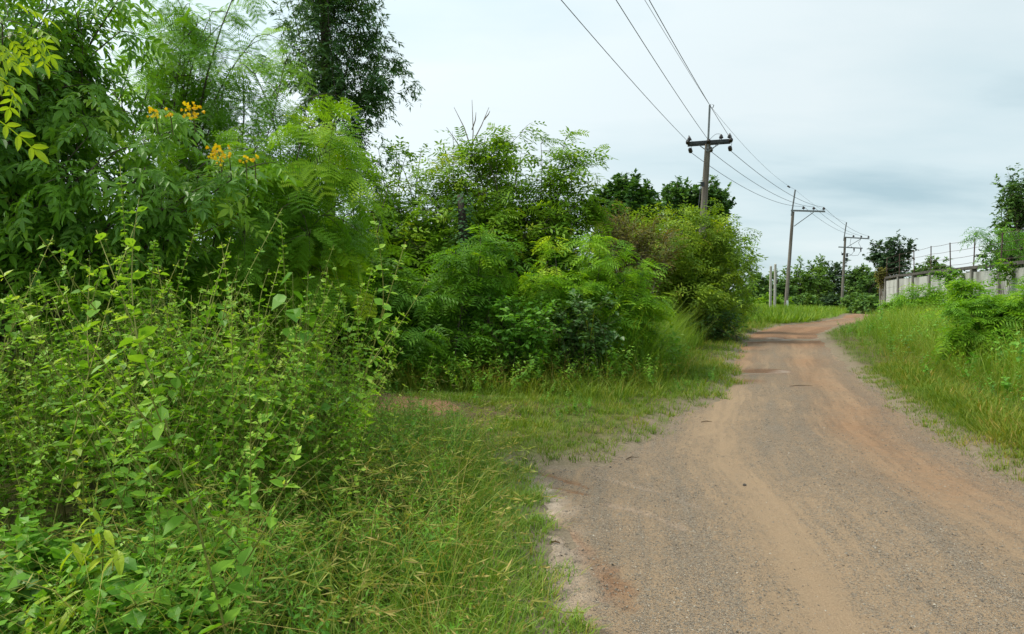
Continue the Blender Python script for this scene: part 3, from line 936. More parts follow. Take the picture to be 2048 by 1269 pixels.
# muddy water in the potholes
mw, nt, out = new_mat('muddy_water')
p = nt.nodes.new('ShaderNodeBsdfPrincipled'); p.inputs['Base Color'].default_value = (0.20, 0.135, 0.085, 1); p.inputs['Roughness'].default_value = 0.06
nt.links.new(p.outputs[0], out.inputs['Surface'])
for (c, ha, hb), lb in zip(HP, ('shallow muddy puddle in the nearest pothole', 'round muddy puddle at the left side of the bend', 'muddy puddle at the right side of the bend')):
    a = np.linspace(0, 2 * pi, 28)[:-1]
    rr = 0.52 * (1 + 0.25 * (vnoise(np.cos(a) * 1.5 + c[0], np.sin(a) * 1.5 + c[1], 5) - 0.5))
    V = np.stack([c[0] + ha * rr * np.cos(a), c[1] + hb * rr * np.sin(a), np.full(27, -0.066)], 1)
    V = np.vstack([V, [[c[0], c[1], -0.066]]])
    T = [[27, i, (i + 1) % 27] for i in range(27)]
    tag(Geo().add(V, T).build('puddle', mw), lb, None, None, 'structure')

# ================================================================== POWER LINE
LINE = nrmz(A([0.45, 0.893, 0]))


def pole_axis(top, base):
    return nrmz(np.asarray(top) - np.asarray(base))


PIN_PROF = [(0, 0.02), (0.06, 0.02), (0.07, 0.07), (0.10, 0.11), (0.14, 0.125), (0.17, 0.085), (0.19, 0.10), (0.23, 0.085), (0.26, 0.05), (0.30, 0.045), (0.31, 0.02)]
STR_PROF = [(0, 0.02), (0.05, 0.03), (0.07, 0.10), (0.12, 0.115), (0.14, 0.06), (0.17, 0.10), (0.23, 0.115), (0.25, 0.06), (0.28, 0.10), (0.34, 0.115), (0.36, 0.05), (0.44, 0.03), (0.46, 0.015)]


def ppt(px, py, Y):
    return at(px, py, Y)


def shaft(root, base, top, r0, r1, mat, loc):
    ax = pole_axis(top, base); n = 10
    P = base + np.outer(np.linspace(-0.05, 1, n), top - base)
    R = np.linspace(r0, r1, n)
    V, T = tubes(P[None], R[None], 8)
    return Geo().add(V, T).build('pole', mat, root, loc)


# --- pole 1: double crossarm with dead-end insulators
b1 = gbp(1393, 40.0, -0.2); t1 = ppt(1416, 284, 40.0)
pole1 = empty('utility_pole', b1, 'nearest concrete pole with a dark double crossarm above the bushes', 'utility pole', 'power poles along the road')
shaft(pole1, b1, t1, 0.235, 0.155, G['concrete'], b1)
AX = nrmz(A([0.97, -0.24, 0.0])); Lp = nrmz(A([0.24, 0.97, 0.0]))
arm_c = ppt(1418, 287, 40.0)
a1, a2 = arm_c - AX * 1.12 - A([0, 0, .0]), arm_c + AX * 1.12 + A([0, 0, 0.05])
for s in (-1, 1):
    V, T = beam(a1 + Lp * s * 0.21, a2 + Lp * s * 0.21, 0.11, 0.17); Geo().add(V, T).build('crossarm', G['darksteel'], pole1, b1)
rod_top = ppt(1419.5, 211, 40.0)
V, T = beam(ppt(1415.5, 300, 39.78), rod_top, 0.09, 0.09, up=(0, 1, 0)); Geo().add(V, T).build('earth_wire_bracket', G['greysteel'], pole1, b1)
V, T = tube1([rod_top, rod_top + A([0.10, 0, 0.08]), rod_top + A([0.22, 0, 0.0]), rod_top + A([0.16, 0, -0.14])], 0.022, 5); Geo().add(V, T).build('earth_wire_clamp', G['darksteel'], pole1, b1)
for s in (-1, 1):
    lo = ppt(1415, 303, 39.78); hi = arm_c + AX * s * 0.55 + Lp * -0.21 - A([0, 0, 0.09])
    V, T = beam(lo, hi, 0.035, 0.05); Geo().add(V, T).build('brace', G['greysteel'], pole1, b1)
hooks1 = []
for off_, nm in ((-1.03, 'l'), (0.62, 'm'), (1.05, 'r')):
    c = arm_c + AX * off_ + A([0, 0, 0.09 + 0.02 * off_]) - Lp * 0.21
    V, T = lathe(c, (0, 0, 1), PIN_PROF); o = Geo().add(V, T, smooth=True).build('pin_insulator', G['ceramic'], pole1, b1)
ends_near, ends_far = [], []
for off_ in (-1.10, -0.03, 1.10):
    c = arm_c + AX * off_
    n0 = c - Lp * 0.27; dn = nrmz(-Lp * 1.0 + A([0, 0, 0.02])); f0 = c + Lp * 0.27 + A([0.12 * (off_ < 0) - 0.02, 0, -0.06]); df = nrmz(Lp + A([0.15, 0, -0.32]))
    V, T = lathe(n0, dn, STR_PROF); Geo().add(V, T, smooth=True).build('strain_insulator', G['ceramic'], pole1, b1)
    V, T = lathe(f0 + A([0, 0, -0.12]), df, STR_PROF); Geo().add(V, T, smooth=True).build('strain_insulator', G['ceramic'], pole1, b1)
    ends_near.append(n0 + dn * 0.46); ends_far.append(f0 + A([0, 0, -0.12]) + df * 0.46)
for k, off_ in enumerate((-1.03, 0.62, 1.05)):           # jumper loops over the pin insulators
    c = arm_c + AX * off_ + A([0, 0, 0.42]) - Lp * 0.21
    pts = A([ends_near[k], ends_near[k] * 0.45 + c * 0.55 + A([0.0, 0, 0.16]), c, c * 0.6 + ends_far[k] * 0.4 + A([0.13, 0, 0.08]), ends_far[k]])
    tq = np.linspace(0, 4, 20); P = np.stack([np.interp(tq, range(5), pts[:, i]) for i in range(3)], 1)
    P[1:-1] = (P[:-2] + P[1:-1] * 2 + P[2:]) / 4; P[1:-1] = (P[:-2] + P[1:-1] * 2 + P[2:]) / 4
    V, T = tube1(P, 0.011, 5); Geo().add(V, T).build('jumper_wire', G['wire'], pole1, b1)
V, T = tube1([ppt(1402, 372, 39.72), ppt(1396, 420, 39.7), ppt(1391, 470, 39.7), ppt(1386, 640, 39.7)], 0.022, 5); Geo().add(V, T).build('earthing_cable', G['wire'], pole1, b1)
V, T = box(ppt(1405, 369, 39.75), (0.09, 0.06, 0.12)); Geo().add(V, T).build('cable_clamp', G['darksteel'], pole1, b1)


def side_arm_pole(Y, base_px, base_dz, top_px, rod_px, armA, armB, ins, brace, label, r0, r1):
    b = gbp(base_px, Y, -0.2); t = ppt(*top_px, Y)
    root = empty('utility_pole', b, label, 'utility pole', 'power poles along the road')
    shaft(root, b, t, r0, r1, G['concrete'], b)
    fy = Y - 0.30
    V, T = beam(ppt(top_px[0] - 3.2, top_px[1] + 8, Y - 0.2), ppt(*rod_px, Y - 0.2), 0.12, 0.12, up=(0, 1, 0)); Geo().add(V, T).build('earth_wire_bracket', G['greysteel'], root, b)
    V, T = beam(ppt(*armA, fy), ppt(*armB, fy), 0.12, 0.16); Geo().add(V, T).build('crossarm', G['greysteel'], root, b)
    V, T = beam(ppt(*brace[0], fy + 0.1), ppt(*brace[1], fy + 0.1), 0.06, 0.07); Geo().add(V, T).build('brace', G['greysteel'], root, b)
    tops = []
    for q in ins:
        c = ppt(*q, fy); V, T = lathe(c, (0, 0, 1), [(a * 1.15, r * 1.3) for a, r in PIN_PROF]); Geo().add(V, T, smooth=True).build('pin_insulator', G['ceramic'], root, b)
        tops.append(c + A([0, 0, 0.33]))
    # white number plate on the lower shaft
    f = 0.085
    m_ = b + (t - b) * f; V, T = box(m_ + A([0.05, -r0 - 0.012, 0]), (0.10, 0.012, 0.42)); Geo().add(V, T).build('white_plate', G['sign'], root, b)
    return root, b, ppt(*rod_px, Y - 0.2), tops


pole2, b2, rod2, tops2 = side_arm_pole(75.0, 1571, 0, (1586, 424), (1590.5, 380), (1582, 421.5), (1650, 423.5), [(1607, 420), (1627.5, 421), (1647.5, 421.5)],
                                       [(1588, 453), (1627, 425)], 'second concrete pole with a long one-sided crossarm and three insulators', 0.21, 0.15)
pole3, b3, rod3, tops3 = side_arm_pole(106.0, 1683, 0, (1690.5, 474), (1693, 445), (1688, 475), (1738.5, 478), [(1707, 475.5), (1722.5, 476.5), (1737, 477)],
                                       [(1692, 496), (1722, 478)], 'farthest concrete pole with two crossarms and hanging fuse switches', 0.21, 0.16)
V, T = beam(ppt(1677, 494.5, 105.7), ppt(1725, 497, 105.7), 0.12, 0.15); Geo().add(V, T).build('crossarm', G['greysteel'], pole3, b3)
V, T = beam(ppt(1672, 551, 105.7), ppt(1702, 552.5, 105.7), 0.09, 0.10); Geo().add(V, T).build('crossarm', G['greysteel'], pole3, b3)
for q in ((1708, 497), (1721.5, 497.5)):
    c = ppt(*q, 105.6); V, T = lathe(c, (0.05, 0, -1), [(0, 0.05), (0.05, 0.10), (0.25, 0.10), (0.27, 0.07), (0.45, 0.06), (0.5, 0.02)]); Geo().add(V, T, smooth=True).build('fuse_switch', G['ceramic'], pole3, b3)
for P_ in ([(1702, 477), (1700, 488), (1704, 496)], [(1722, 478), (1717, 486), (1722, 496)], [(1708, 503), (1702, 511), (1694, 513)], [(1721, 503), (1716, 511), (1706, 512), (1696, 507)], [(1683, 504), (1684, 512), (1687, 505)]):
    V, T = tube1([ppt(a, b, 105.6) for a, b in P_], 0.025, 5); Geo().add(V, T).build('drop_wire', G['wire'], pole3, b3)
for q, h in (((1694, 511), 0.5), ((1693, 519), 0.35), ((1685, 509), 0.25)):
    V, T = lathe(ppt(*q, 105.5) - A([0, 0, h / 2]), (0, 0, 1), [(0, 0.08), (0.05, 0.14), (h, 0.14), (h + 0.06, 0.06)]); Geo().add(V, T, smooth=True).build('surge_arrester', G['darksteel'], pole3, b3)


def wire(pts, sags, label, r, clamps=()):
    P = []
    for (a, b), s in zip(zip(pts[:-1], pts[1:]), sags):
        t = np.linspace(0, 1, 30)[:, None]; q = a + (b - a) * t; q[:, 2] -= (4 * s * t * (1 - t))[:, 0]; P.append(q[(1 if P else 0):])
    P = np.vstack(P)
    V, T = tube1(P, r, 5)
    o = tag(Geo().add(V, T, smooth=True).build('overhead_wire', G['wire'], None, pts[0]), label, 'power line', 'overhead wires between the poles')
    return o, pts[0]


# the wires come from behind the camera, high on the left
back = [(-3.35, -3.0, 9.6), (-2.25, -3.0, 9.6), (-1.3, -3.0, 9.6), (-1.9, -3.0, 11.5)]


def back_pt(pxtop, end, Y0=10.5):
    """continue the line from its pole through the place where it leaves the photograph's top"""
    q = at(pxtop, -2, Y0)
    q[2] = q[2]
    return q


def far_back(end, px0):
    # horizontal direction such that the wire passes the upper picture edge at px0
    z = end[2] - 0.25
    u = (CY + 0) / F; fz = -math.sin(PITCH) + u * math.cos(PITCH); fyy = math.cos(PITCH) + u * math.sin(PITCH)
    Yc = (z - EYE) / (fz / fyy); q = at(px0, 0, Yc)
    d = (q - end); t = (end[1] + 9.0) / (end[1] - Yc)
    r = end + d * t; r[2] = end[2]
    return r


wl_, bl = wire([far_back(ends_near[0], 1137), ends_near[0]], [0.5], 'overhead wire ending at the left tip of the nearest crossarm', 0.0115)
wire([far_back(ends_near[1], 1243), ends_near[1]], [0.5], 'overhead wire ending at the middle of the nearest crossarm', 0.0115)
wire([far_back(ends_near[2], 1308), ends_near[2]], [0.5], 'overhead wire ending at the right tip of the nearest crossarm', 0.0115)
wire([ends_far[0], tops2[0], tops3[0]], [0.75, 0.5], 'lowest overhead wire running on from the nearest pole to the left insulators', 0.0155)
wire([ends_far[1], tops2[1], tops3[1]], [0.65, 0.5], 'middle overhead wire running on from the nearest pole to the middle insulators', 0.0155)
wire([ends_far[2], tops2[2], tops3[2]], [0.6, 0.5], 'overhead wire running on from the nearest pole to the outer insulators', 0.0155)
ew, e0 = wire([far_back(rod_top, 1291), rod_top, rod2, rod3], [0.35, 0.55, 0.4], 'thin earth wire strung across the tops of all three poles', 0.0085)
for q in ((0.86, 0.05), (0.885, 0.05)):
    pp = rod_top + (rod2 - rod_top) * q[0]; pp[2] -= 4 * 0.55 * q[0] * (1 - q[0]) + 0.02
    V, T = lathe(pp - A([0.10, 0, 0]), (1, 0.3, -0.2), [(0, 0.02), (0.02, 0.07), (0.10, 0.085), (0.16, 0.05), (0.2, 0.02)], 6); Geo().add(V, T, smooth=True).build('vibration_damper', G['ceramic'], ew, e0)
    
# two pale slim posts at the bend
for px_, top_, dY, lb in ((1540.5, 534, 0.0, 'shorter left post of the two pale slim concrete posts beyond the bend'), (1549.5, 530, -0.8, 'taller right post of the two pale slim concrete posts beyond the bend')):
    Y = 72.0 + dY; b = gbp(px_, Y, -0.1); t = ppt(px_ + 1.2, top_, Y)
    r_ = empty('concrete_post', b, lb, 'post', 'pale posts beyond the bend')
    V, T = beam(b, t, 0.18, 0.18, up=(0, 1, 0)); Geo().add(V, T).build('shaft', G['concretepale'], r_, b)
    V, T = lathe(t, (0, 0, 1), [(0, 0.125), (0.04, 0.125), (0.10, 0.04)], 4); Geo().add(V, T).build('cap', G['concretepale'], r_, b)

# ================================================================== WALL
WALL_H = 3.0
wp = [A([31.2, 62.5]), A([24.95, 36.0]), A([21.4, 20.0])]
wb = A([wp[0][0], wp[0][1], gz1(*wp[0])])
wall = empty('boundary_wall', wb, 'long pale panelled boundary wall with dark coping and barbed wire on top', 'wall')
dirs = nrmz(wp[0] - wp[1])
n_bays = 16
rw = np.random.default_rng(5)
tops_w = []
tot = [np.linalg.norm(wp[1] - wp[0]), np.linalg.norm(wp[2] - wp[1])]


def wpt(s):
    if s <= tot[0]:
        return wp[0] + (wp[1] - wp[0]) * s / tot[0]
    return wp[1] + (wp[2] - wp[1]) * (s - tot[0]) / tot[1]


stations = [0.0, 1.5] + [1.5 + 3.8 * k for k in range(1, 11)]
GAP = None
for k, s in enumerate(stations):
    p0 = wpt(s); z0 = gz1(*p0); d2 = nrmz(wpt(s + 0.5) - wpt(max(s - 0.5, 0)))
    axs = A([[d2[0], d2[1], 0], [-d2[1], d2[0], 0], [0, 0, 1]])
    hh = WALL_H + 0.02
    V, T = box((p0[0], p0[1], z0 + hh / 2 - 0.1), (0.13, 0.15, hh / 2 + 0.1), axs); Geo().add(V, T).build('post', G['wallpost'], wall, wb)
    if k + 1 < len(stations):
        q0 = wpt(stations[k + 1]); zq = gz1(*q0)
        a = A([p0[0], p0[1], z0 + WALL_H / 2 - 0.15]); b = A([q0[0], q0[1], zq + WALL_H / 2 - 0.15])
        dd = nrmz(b - a)
        # precast slabs one above the other, joints recessed
        for j in range(5):
            hz = 0.575
            zc = A([0, 0, (j - 2) * 0.585 + 0.0])
            V, T = beam(a + dd * 0.135 + zc, b - dd * 0.135 + zc, 0.075 + 0.006 * rw.random(), hz); Geo().add(V, T, 0.5).build('panel', G['wallpanel'], wall, wb)
        V, T = beam(A([p0[0], p0[1], z0 + WALL_H + 0.06]) + dd * 0.002, A([q0[0], q0[1], zq + WALL_H + 0.06]) - dd * 0.002, 0.30, 0.17); Geo().add(V, T).build('coping', G['coping'], wall, wb)
    if k >= 1:
        lean = A([rw.normal() * 0.03, rw.normal() * 0.03, 1.72 + 0.1 * rw.random()])
        st = A([p0[0], p0[1], z0 + WALL_H - 0.02]); V, T = beam(st, st + lean, 0.048, 0.048, up=(0, 1, 0)); Geo().add(V, T).build('wire_post', G['rust'], wall, wb)
        tops_w.append((st, lean))
for lvl in (0.97, 0.70, 0.45, 0.22):
    P = []
    for (s0, l0), (s1_, l1) in zip(tops_w[:-1], tops_w[1:]):
        a, b = s0 + l0 * lvl, s1_ + l1 * lvl; t = np.linspace(0, 1, 8)[:, None]; q = a + (b - a) * t; q[:, 2] -= (0.12 * t * (1 - t))[:, 0]; P.append(q if not P else q[1:])
    P = np.vstack(P); V, T = tube1(P, 0.011, 4); g = Geo().add(V, T)
    g.build('barbed_wire', G['rust'], wall, wb)

# ================================================================== GRASS AND GROUND COVER
def t_tuft(n, h, lean, w, seed, segs=2, radius=0.05):
    r = np.random.default_rng(seed); Vs, Ts, k = [], [], 0
    tn_ = []
    for i in range(n):
        a = r.uniform(0, 2 * pi); b = A([math.cos(a), math.sin(a), 0]) * radius * math.sqrt(r.random())
        a2 = a + r.normal() * 0.7; d = A([math.cos(a2), math.sin(a2), 0]); hh = h * r.uniform(0.5, 1.15); ll = lean * r.uniform(0.2, 1.4) * hh
        sd_ = A([-d[1], d[0], 0]) * w * r.uniform(0.7, 1.2)
        tt = np.linspace(0, 1, segs + 1); tv = r.normal(0, 0.14)
        for t in tt[:-1]:
            c = b + d * ll * t ** 1.8 + A([0, 0, hh * (t - 0.25 * lean * t * t)]); ww = (1 - 0.55 * t)
            Vs += [c - sd_ * ww, c + sd_ * ww]; tn_ += [tv - 0.12 * (1 - t)] * 2
        t = 1.0; Vs.append(b + d * ll + A([0, 0, hh * (1 - 0.25 * lean)])); tn_.append(tv + 0.08)
        for s in range(segs - 1):
            q = k + 2 * s; Ts += [(q, q + 1, q + 3), (q, q + 3, q + 2)]
        q = k + 2 * (segs - 1); Ts.append((q, q + 1, q + 2))
        k += 2 * segs + 1
    return A(Vs), A(Ts), A(tn_)


def scatter(n, x0, x1, y0, y1, dens=None, seed=0, persp=False):
    r = np.random.default_rng(seed)
    x = r.uniform(x0, x1, n)
    y = y0 * (y1 / y0) ** r.random(n) if persp else r.uniform(y0, y1, n)
    P = np.stack([x, y], 1)
    sd_ = road_sd(P)
    keep = np.ones(n, bool) if dens is None else r.random(n) < dens(x, y, sd_)
    return x[keep], y[keep], sd_[keep], r


def sward(name, tufts, pts, mat, label, scale=1.0, tvar=0.14, tmean=0.5, zoff=-0.01, sc_f=None):
    x, y, sd_, r = pts
    z = gz(x, y, sd_) + zoff
    n = len(x); k = r.integers(0, len(tufts), n)
    a = r.uniform(0, 2 * pi, n)
    D = np.stack([np.cos(a), np.sin(a), 0 * a], 1); N = A([0, 0, 1.0]) + r.normal(size=(n, 3)) * 0.12
    S = scale * r.uniform(0.65, 1.25, n)
    if sc_f is not None:
        S = S * sc_f(x, y, sd_)
    tint = tmean + r.normal(0, tvar, n) + 0.35 * (fbm(x * 0.8, y * 0.8, 91) - 0.5)
    g = Geo()
    for v, tp in enumerate(tufts):
        s = k == v
        if s.any():
            V, T, t = place(tp, np.stack([x, y, z], 1)[s], D[s], N[s], S[s], tint[s]); g.add(V, T, np.clip(t, 0, 1))
    o = g.build(name, mat)
    return tag(o, label, None, None, 'stuff')


def left_of(x, y):
    return x < np.interp(y, ROAD_L[:, 1], ROAD_L[:, 0]) + 0.45


def right_of(x, y):
    return x > np.interp(y, ROAD_R[:, 1], ROAD_R[:, 0]) - 0.45


def track_d(x, y):
    return seg_dist(np.stack([x, y], 1), TRACK)


MOWN = [t_tuft(8, 0.085, 0.9, 0.0042, k, 2 if k < 2 else 1, 0.06) for k in range(5)]
MOWN2 = [t_tuft(9, 0.16, 0.8, 0.0065, 20 + k, 2 if k < 2 else 1, 0.10) for k in range(5)]
MID = [t_tuft(9, 0.32, 1.05, 0.0052, 40 + k, 2, 0.10) for k in range(5)]
TALL = [t_tuft(12, 1.15, 0.6, 0.009, 60 + k, 2, 0.20) for k in range(5)]
FARG = [t_tuft(8, 0.38, 0.7, 0.026, 80 + k, 1, 0.28) for k in range(4)]


def edge_noise(x, y):
    return 0.30 * (fbm(x * 2.6, y * 2.6, 55) - 0.5) * 2


def dens_left(x, y, sd_):
    bare = sstep(0.35, 0.7, track_d(x, y) + 0.7 * (fbm(x * 1.5, y * 1.5, 17) - 0.45))
    e_ = sstep(-0.30, 0.02, sd_ + edge_noise(x, y) * 0.9)
    patch = 0.45 + 0.55 * sstep(0.25, 0.5, fbm(x * 1.2, y * 1.2, 14))
    return left_of(x, y) * e_ * np.maximum(bare, 0.28) * patch


sward('short_grass', MOWN, scatter(21000, -5, 6, 6.7, 17, dens_left, 1, True), G['grass'], 'short yellow green grass on the corner beside the road', 1.0, tmean=0.42, sc_f=lambda x, y, s: 0.9 + 0.03 * (y - 6) + 0.5 * sstep(0.3, 1.5, s) * fbm(x, y, 8))
sward('verge_grass', MOWN2, scatter(19000, -6, 22, 11, 46, lambda x, y, s: left_of(x, y) * sstep(-0.30, 0.02, s + edge_noise(x, y) * 0.9) * (s < 6), 2, True), G['grass'], 'low green verge grass along the left side of the road', 1.0, sc_f=lambda x, y, s: 0.7 + 0.022 * y + 0.6 * sstep(0.6, 2, s))
sward('verge_grass', MOWN, scatter(16000, 3.6, 9.5, 4.5, 16, lambda x, y, s: right_of(x, y) * sstep(-0.30, 0.02, s + edge_noise(x, y) * 0.9) * (s < 1.0), 3, True), G['grass'], 'short grass at the right edge of the road', 1.25, sc_f=lambda x, y, s: 0.7 + 1.3 * sstep(0.1, 0.7, s))
sward('meadow_grass', MID, scatter(24000, 4, 24, 5.0, 46, lambda x, y, s: right_of(x, y) * sstep(0.05, 0.4, s + edge_noise(x, y)) * (s < 7.5) * (0.5 + 0.5 * sstep(.3, .5, fbm(x, y, 4))), 4, True), G['grass'], 'yellowish knee high grass on the right verge', 0.8, tmean=0.36, sc_f=lambda x, y, s: 0.6 + 0.9 * sstep(0.3, 2.6, s) + 0.006 * y)
sward('tall_green_grass', TALL, scatter(11000, 6, 24, 9, 44, lambda x, y, s: right_of(x, y) * sstep(1.0, 2.2, s) * (s < 8), 5, True), G['tallgrass'], 'tall bright green grass between right verge and wall', 0.82, tmean=0.6, sc_f=lambda x, y, s: 0.6 + 0.4 * sstep(1, 3.5, s) + 0.3 * fbm(x * 0.7, y * 0.7, 3))
sward('far_grass', FARG, scatter(22000, 4, 70, 40, 118, lambda x, y, s: (s > 0.3) * (x > 0.16 * y) * (x < 0.62 * y), 6, True), G['tallgrass'], 'grass beyond the bend around the far poles', 1.0, tmean=0.55, sc_f=lambda x, y, s: 0.7 + 0.005 * y + 0.9 * (fbm(x * .3, y * .3, 66) > 0.55))
tallL = at(1330, 690, 16)
sward('tall_green_grass', TALL, scatter(4200, 1.2, 6.6, 12.8, 23, lambda x, y, s: left_of(x, y) * np.exp(-((x - 0.20 * y + 0.1) / 1.25) ** 2) * sstep(0.7, 1.8, s), 7), G['tallgrass'], 'clump of tall bright grass at the left bend', 0.95, sc_f=lambda x, y, s: 0.55 + 0.4 * sstep(0.8, 2.2, s) + 0.3 * fbm(x * 1.5, y * 1.5, 5))
sward('undergrowth_grass', MID, scatter(8000, -9, 4.6, 10.4, 19, lambda x, y, s: left_of(x, y) * sstep(0.5, 1.5, s) * sstep(10.2, 11.6, y + 0.35 * x * (x > 0)) * sstep(0.6, 1.1, track_d(x, y)) * sstep(0.42, 0.58, fbm(x * 1.1, y * 1.1, 47)), 8), G['grass'], 'brownish long grass at the foot of the bushes', 1.05, tmean=0.6)


# --- long seeding grass in the foreground
def long_grass(n, x0, x1, y0, y1, seed, h=(0.45, 1.05), lean=0.5, seeds=True, dens=None, w=0.0035, near=True, stars=0.0, name='long_grass', label='', mat='longgrass', tmean=0.30):
    x, y, sd_, r = scatter(n, x0, x1, y0, y1, dens, seed)
    n = len(x); z = gz(x, y, sd_) - 0.02
    a = r.uniform(0, 2 * pi, n); d = np.stack([np.cos(a), np.sin(a)], 1); d[:, 0] += 0.15; d[:, 1] -= 0.25
    H = r.uniform(*h, n); Ln = np.minimum(lean * r.uniform(0.3, 1.7, n) * H, np.clip(0.18 - (x - front_edge(x, y)), 0.12, 0.9) if near else 9)
    k = 6; t = np.linspace(0, 1, k)
    C = np.zeros((n, k, 3)); C[:, :, 0] = x[:, None] + d[:, :1] * Ln[:, None] * t ** 2; C[:, :, 1] = y[:, None] + d[:, 1:] * Ln[:, None] * t ** 2
    C[:, :, 2] = z[:, None] + H[:, None] * (t - 0.45 * (Ln / H)[:, None] * t ** 3)
    C[:, 1:-1] += r.normal(size=(n, k - 2, 3)) * 0.012
    ang = r.uniform(0, pi, n); S = np.stack([np.cos(ang), np.sin(ang), 0 * ang], 1) * w
    ww = A([1.0, 0.95, 0.85, 0.7, 0.5, 0.12])
    V = np.stack([C - S[:, None] * ww[None, :, None], C + S[:, None] * ww[None, :, None]], 2).reshape(n, 2 * k, 3)
    T = []
    for i in range(k - 1):
        T += [(2 * i, 2 * i + 1, 2 * i + 3), (2 * i, 2 * i + 3, 2 * i + 2)]
    TT = (A(T)[None] + (np.arange(n) * 2 * k)[:, None, None]).reshape(-1, 3)
    tint = np.clip(tmean + r.normal(0, 0.2, n), 0, 1)
    g = Geo().add(V.reshape(-1, 3), TT, np.repeat(tint, 2 * k))
    if seeds:
        s = np.where(r.random(n) < 0.16)[0]
        m = 9; f = r.uniform(0.72, 1.0, (len(s), m)) * (k - 1); i0 = np.minimum(f.astype(int), k - 2); ff = (f - i0)[:, :, None]
        P = (C[s[:, None], i0] * (1 - ff) + C[s[:, None], i0 + 1] * ff).reshape(-1, 3)
        D = nrmz((C[s, -1] - C[s, -2])[:, None] * 12 + r.normal(size=(len(s), m, 3)) * 0.5).reshape(-1, 3)
        V, T2, tt = place(DIN[1], P, D, r.normal(size=P.shape), r.uniform(0.014, 0.034, len(P)), np.clip(r.normal(0.92, 0.1, len(P)), 0, 1)); g.add(V, T2, tt)
    if stars:
        s = np.where(r.random(n) < stars)[0]; m = 6
        P = np.repeat(C[s, -1], m, 0); a2 = np.tile(np.arange(m) * 2 * pi / m, len(s)) + np.repeat(r.uniform(0, 6, len(s)), m)
        D = np.stack([np.cos(a2), np.sin(a2), r.uniform(-0.2, 0.5, len(a2))], 1)
        V, T2, tt = place(t_diamond(0.045, 0.01, 0.6), P, D, r.normal(size=P.shape), r.uniform(0.035, 0.075, len(P)), np.clip(r.normal(0.85, 0.1, len(P)), 0, 1)); g.add(V, T2, tt)
    return g, label, name, mat


def fin_lg(t):
    g, label, name, mat = t
    return tag(g.build(name, G[mat]), label, None, None, 'stuff')


front_edge = lambda x, y: np.interp(y, [2.4, 3.4, 4.4, 5.4, 6.2, 6.9], [-0.02, -0.08, -0.15, -0.18, -0.18, -0.22])
fin_lg(long_grass(9500, -2.6, 0.42, 2.3, 6.9, 21, (0.16, 0.52), 0.85, True, lambda x, y, s: (x < front_edge(x, y) + 0.16 * (fbm(x * 3, y * 3, 6) - 0.3)) * sstep(-3.0, -0.9, x - 0.25 * (4 - y)), label='tangled long grass with tan seed heads beside the road'))
fin_lg(long_grass(1500, -1.9, 0.25, 2.4, 6.6, 22, (0.55, 1.05), 0.9, True, lambda x, y, s: x < front_edge(x, y) - 0.15, stars=0.5, name='seeding_grass', label='arching pale grass stalks with seed heads above the weeds', tmean=0.8, w=0.0022))
sward('creeping_grass', [t_tuft(7, 0.10, 0.9, 0.0034, 100 + k, 2, 0.05) for k in range(4)], scatter(4200, -0.6, 0.62, 2.4, 6.9, lambda x, y, s: 1 - sstep(0.0, 0.26, x - front_edge(x, y) - 0.22 + 0.55 * (fbm(x * 4, y * 4, 12) - 0.5)), 23), G['longgrass'], 'creeping grass runners over the sandy road edge', 1.0)


fin_lg(long_grass(9000, 4.6, 13, 5.5, 20, 24, (0.30, 0.75), 0.55, True, lambda x, y, s: right_of(x, y) * sstep(0.2, 0.9, s) * (s < 4), w=0.0032, near=False, name='seeding_grass', label='fine seeding grass stalks on the right verge', mat='grass', tmean=0.66))
fin_lg(long_grass(5000, -5, 4.5, 10.5, 16, 25, (0.30, 0.7), 0.6, True, lambda x, y, s: left_of(x, y) * sstep(0.5, 1.2, s) * (y > 10.8 + 0.6 * np.maximum(x, 0)), w=0.0035, near=False, name='seeding_grass', label='brownish seeding grass stalks at the foot of the bushes', mat='grass', tmean=0.75))


fin_lg(long_grass(1700, -1.7, 0.3, 2.3, 6.6, 26, (0.22, 0.55), 1.15, True, lambda x, y, s: (x < front_edge(x, y) + 0.05) * sstep(0.40, 0.6, fbm(x * 1.6, y * 1.6, 63)), name='dry_grass', label='tangled straw coloured dry grass in the roadside growth', tmean=0.88, w=0.0026))


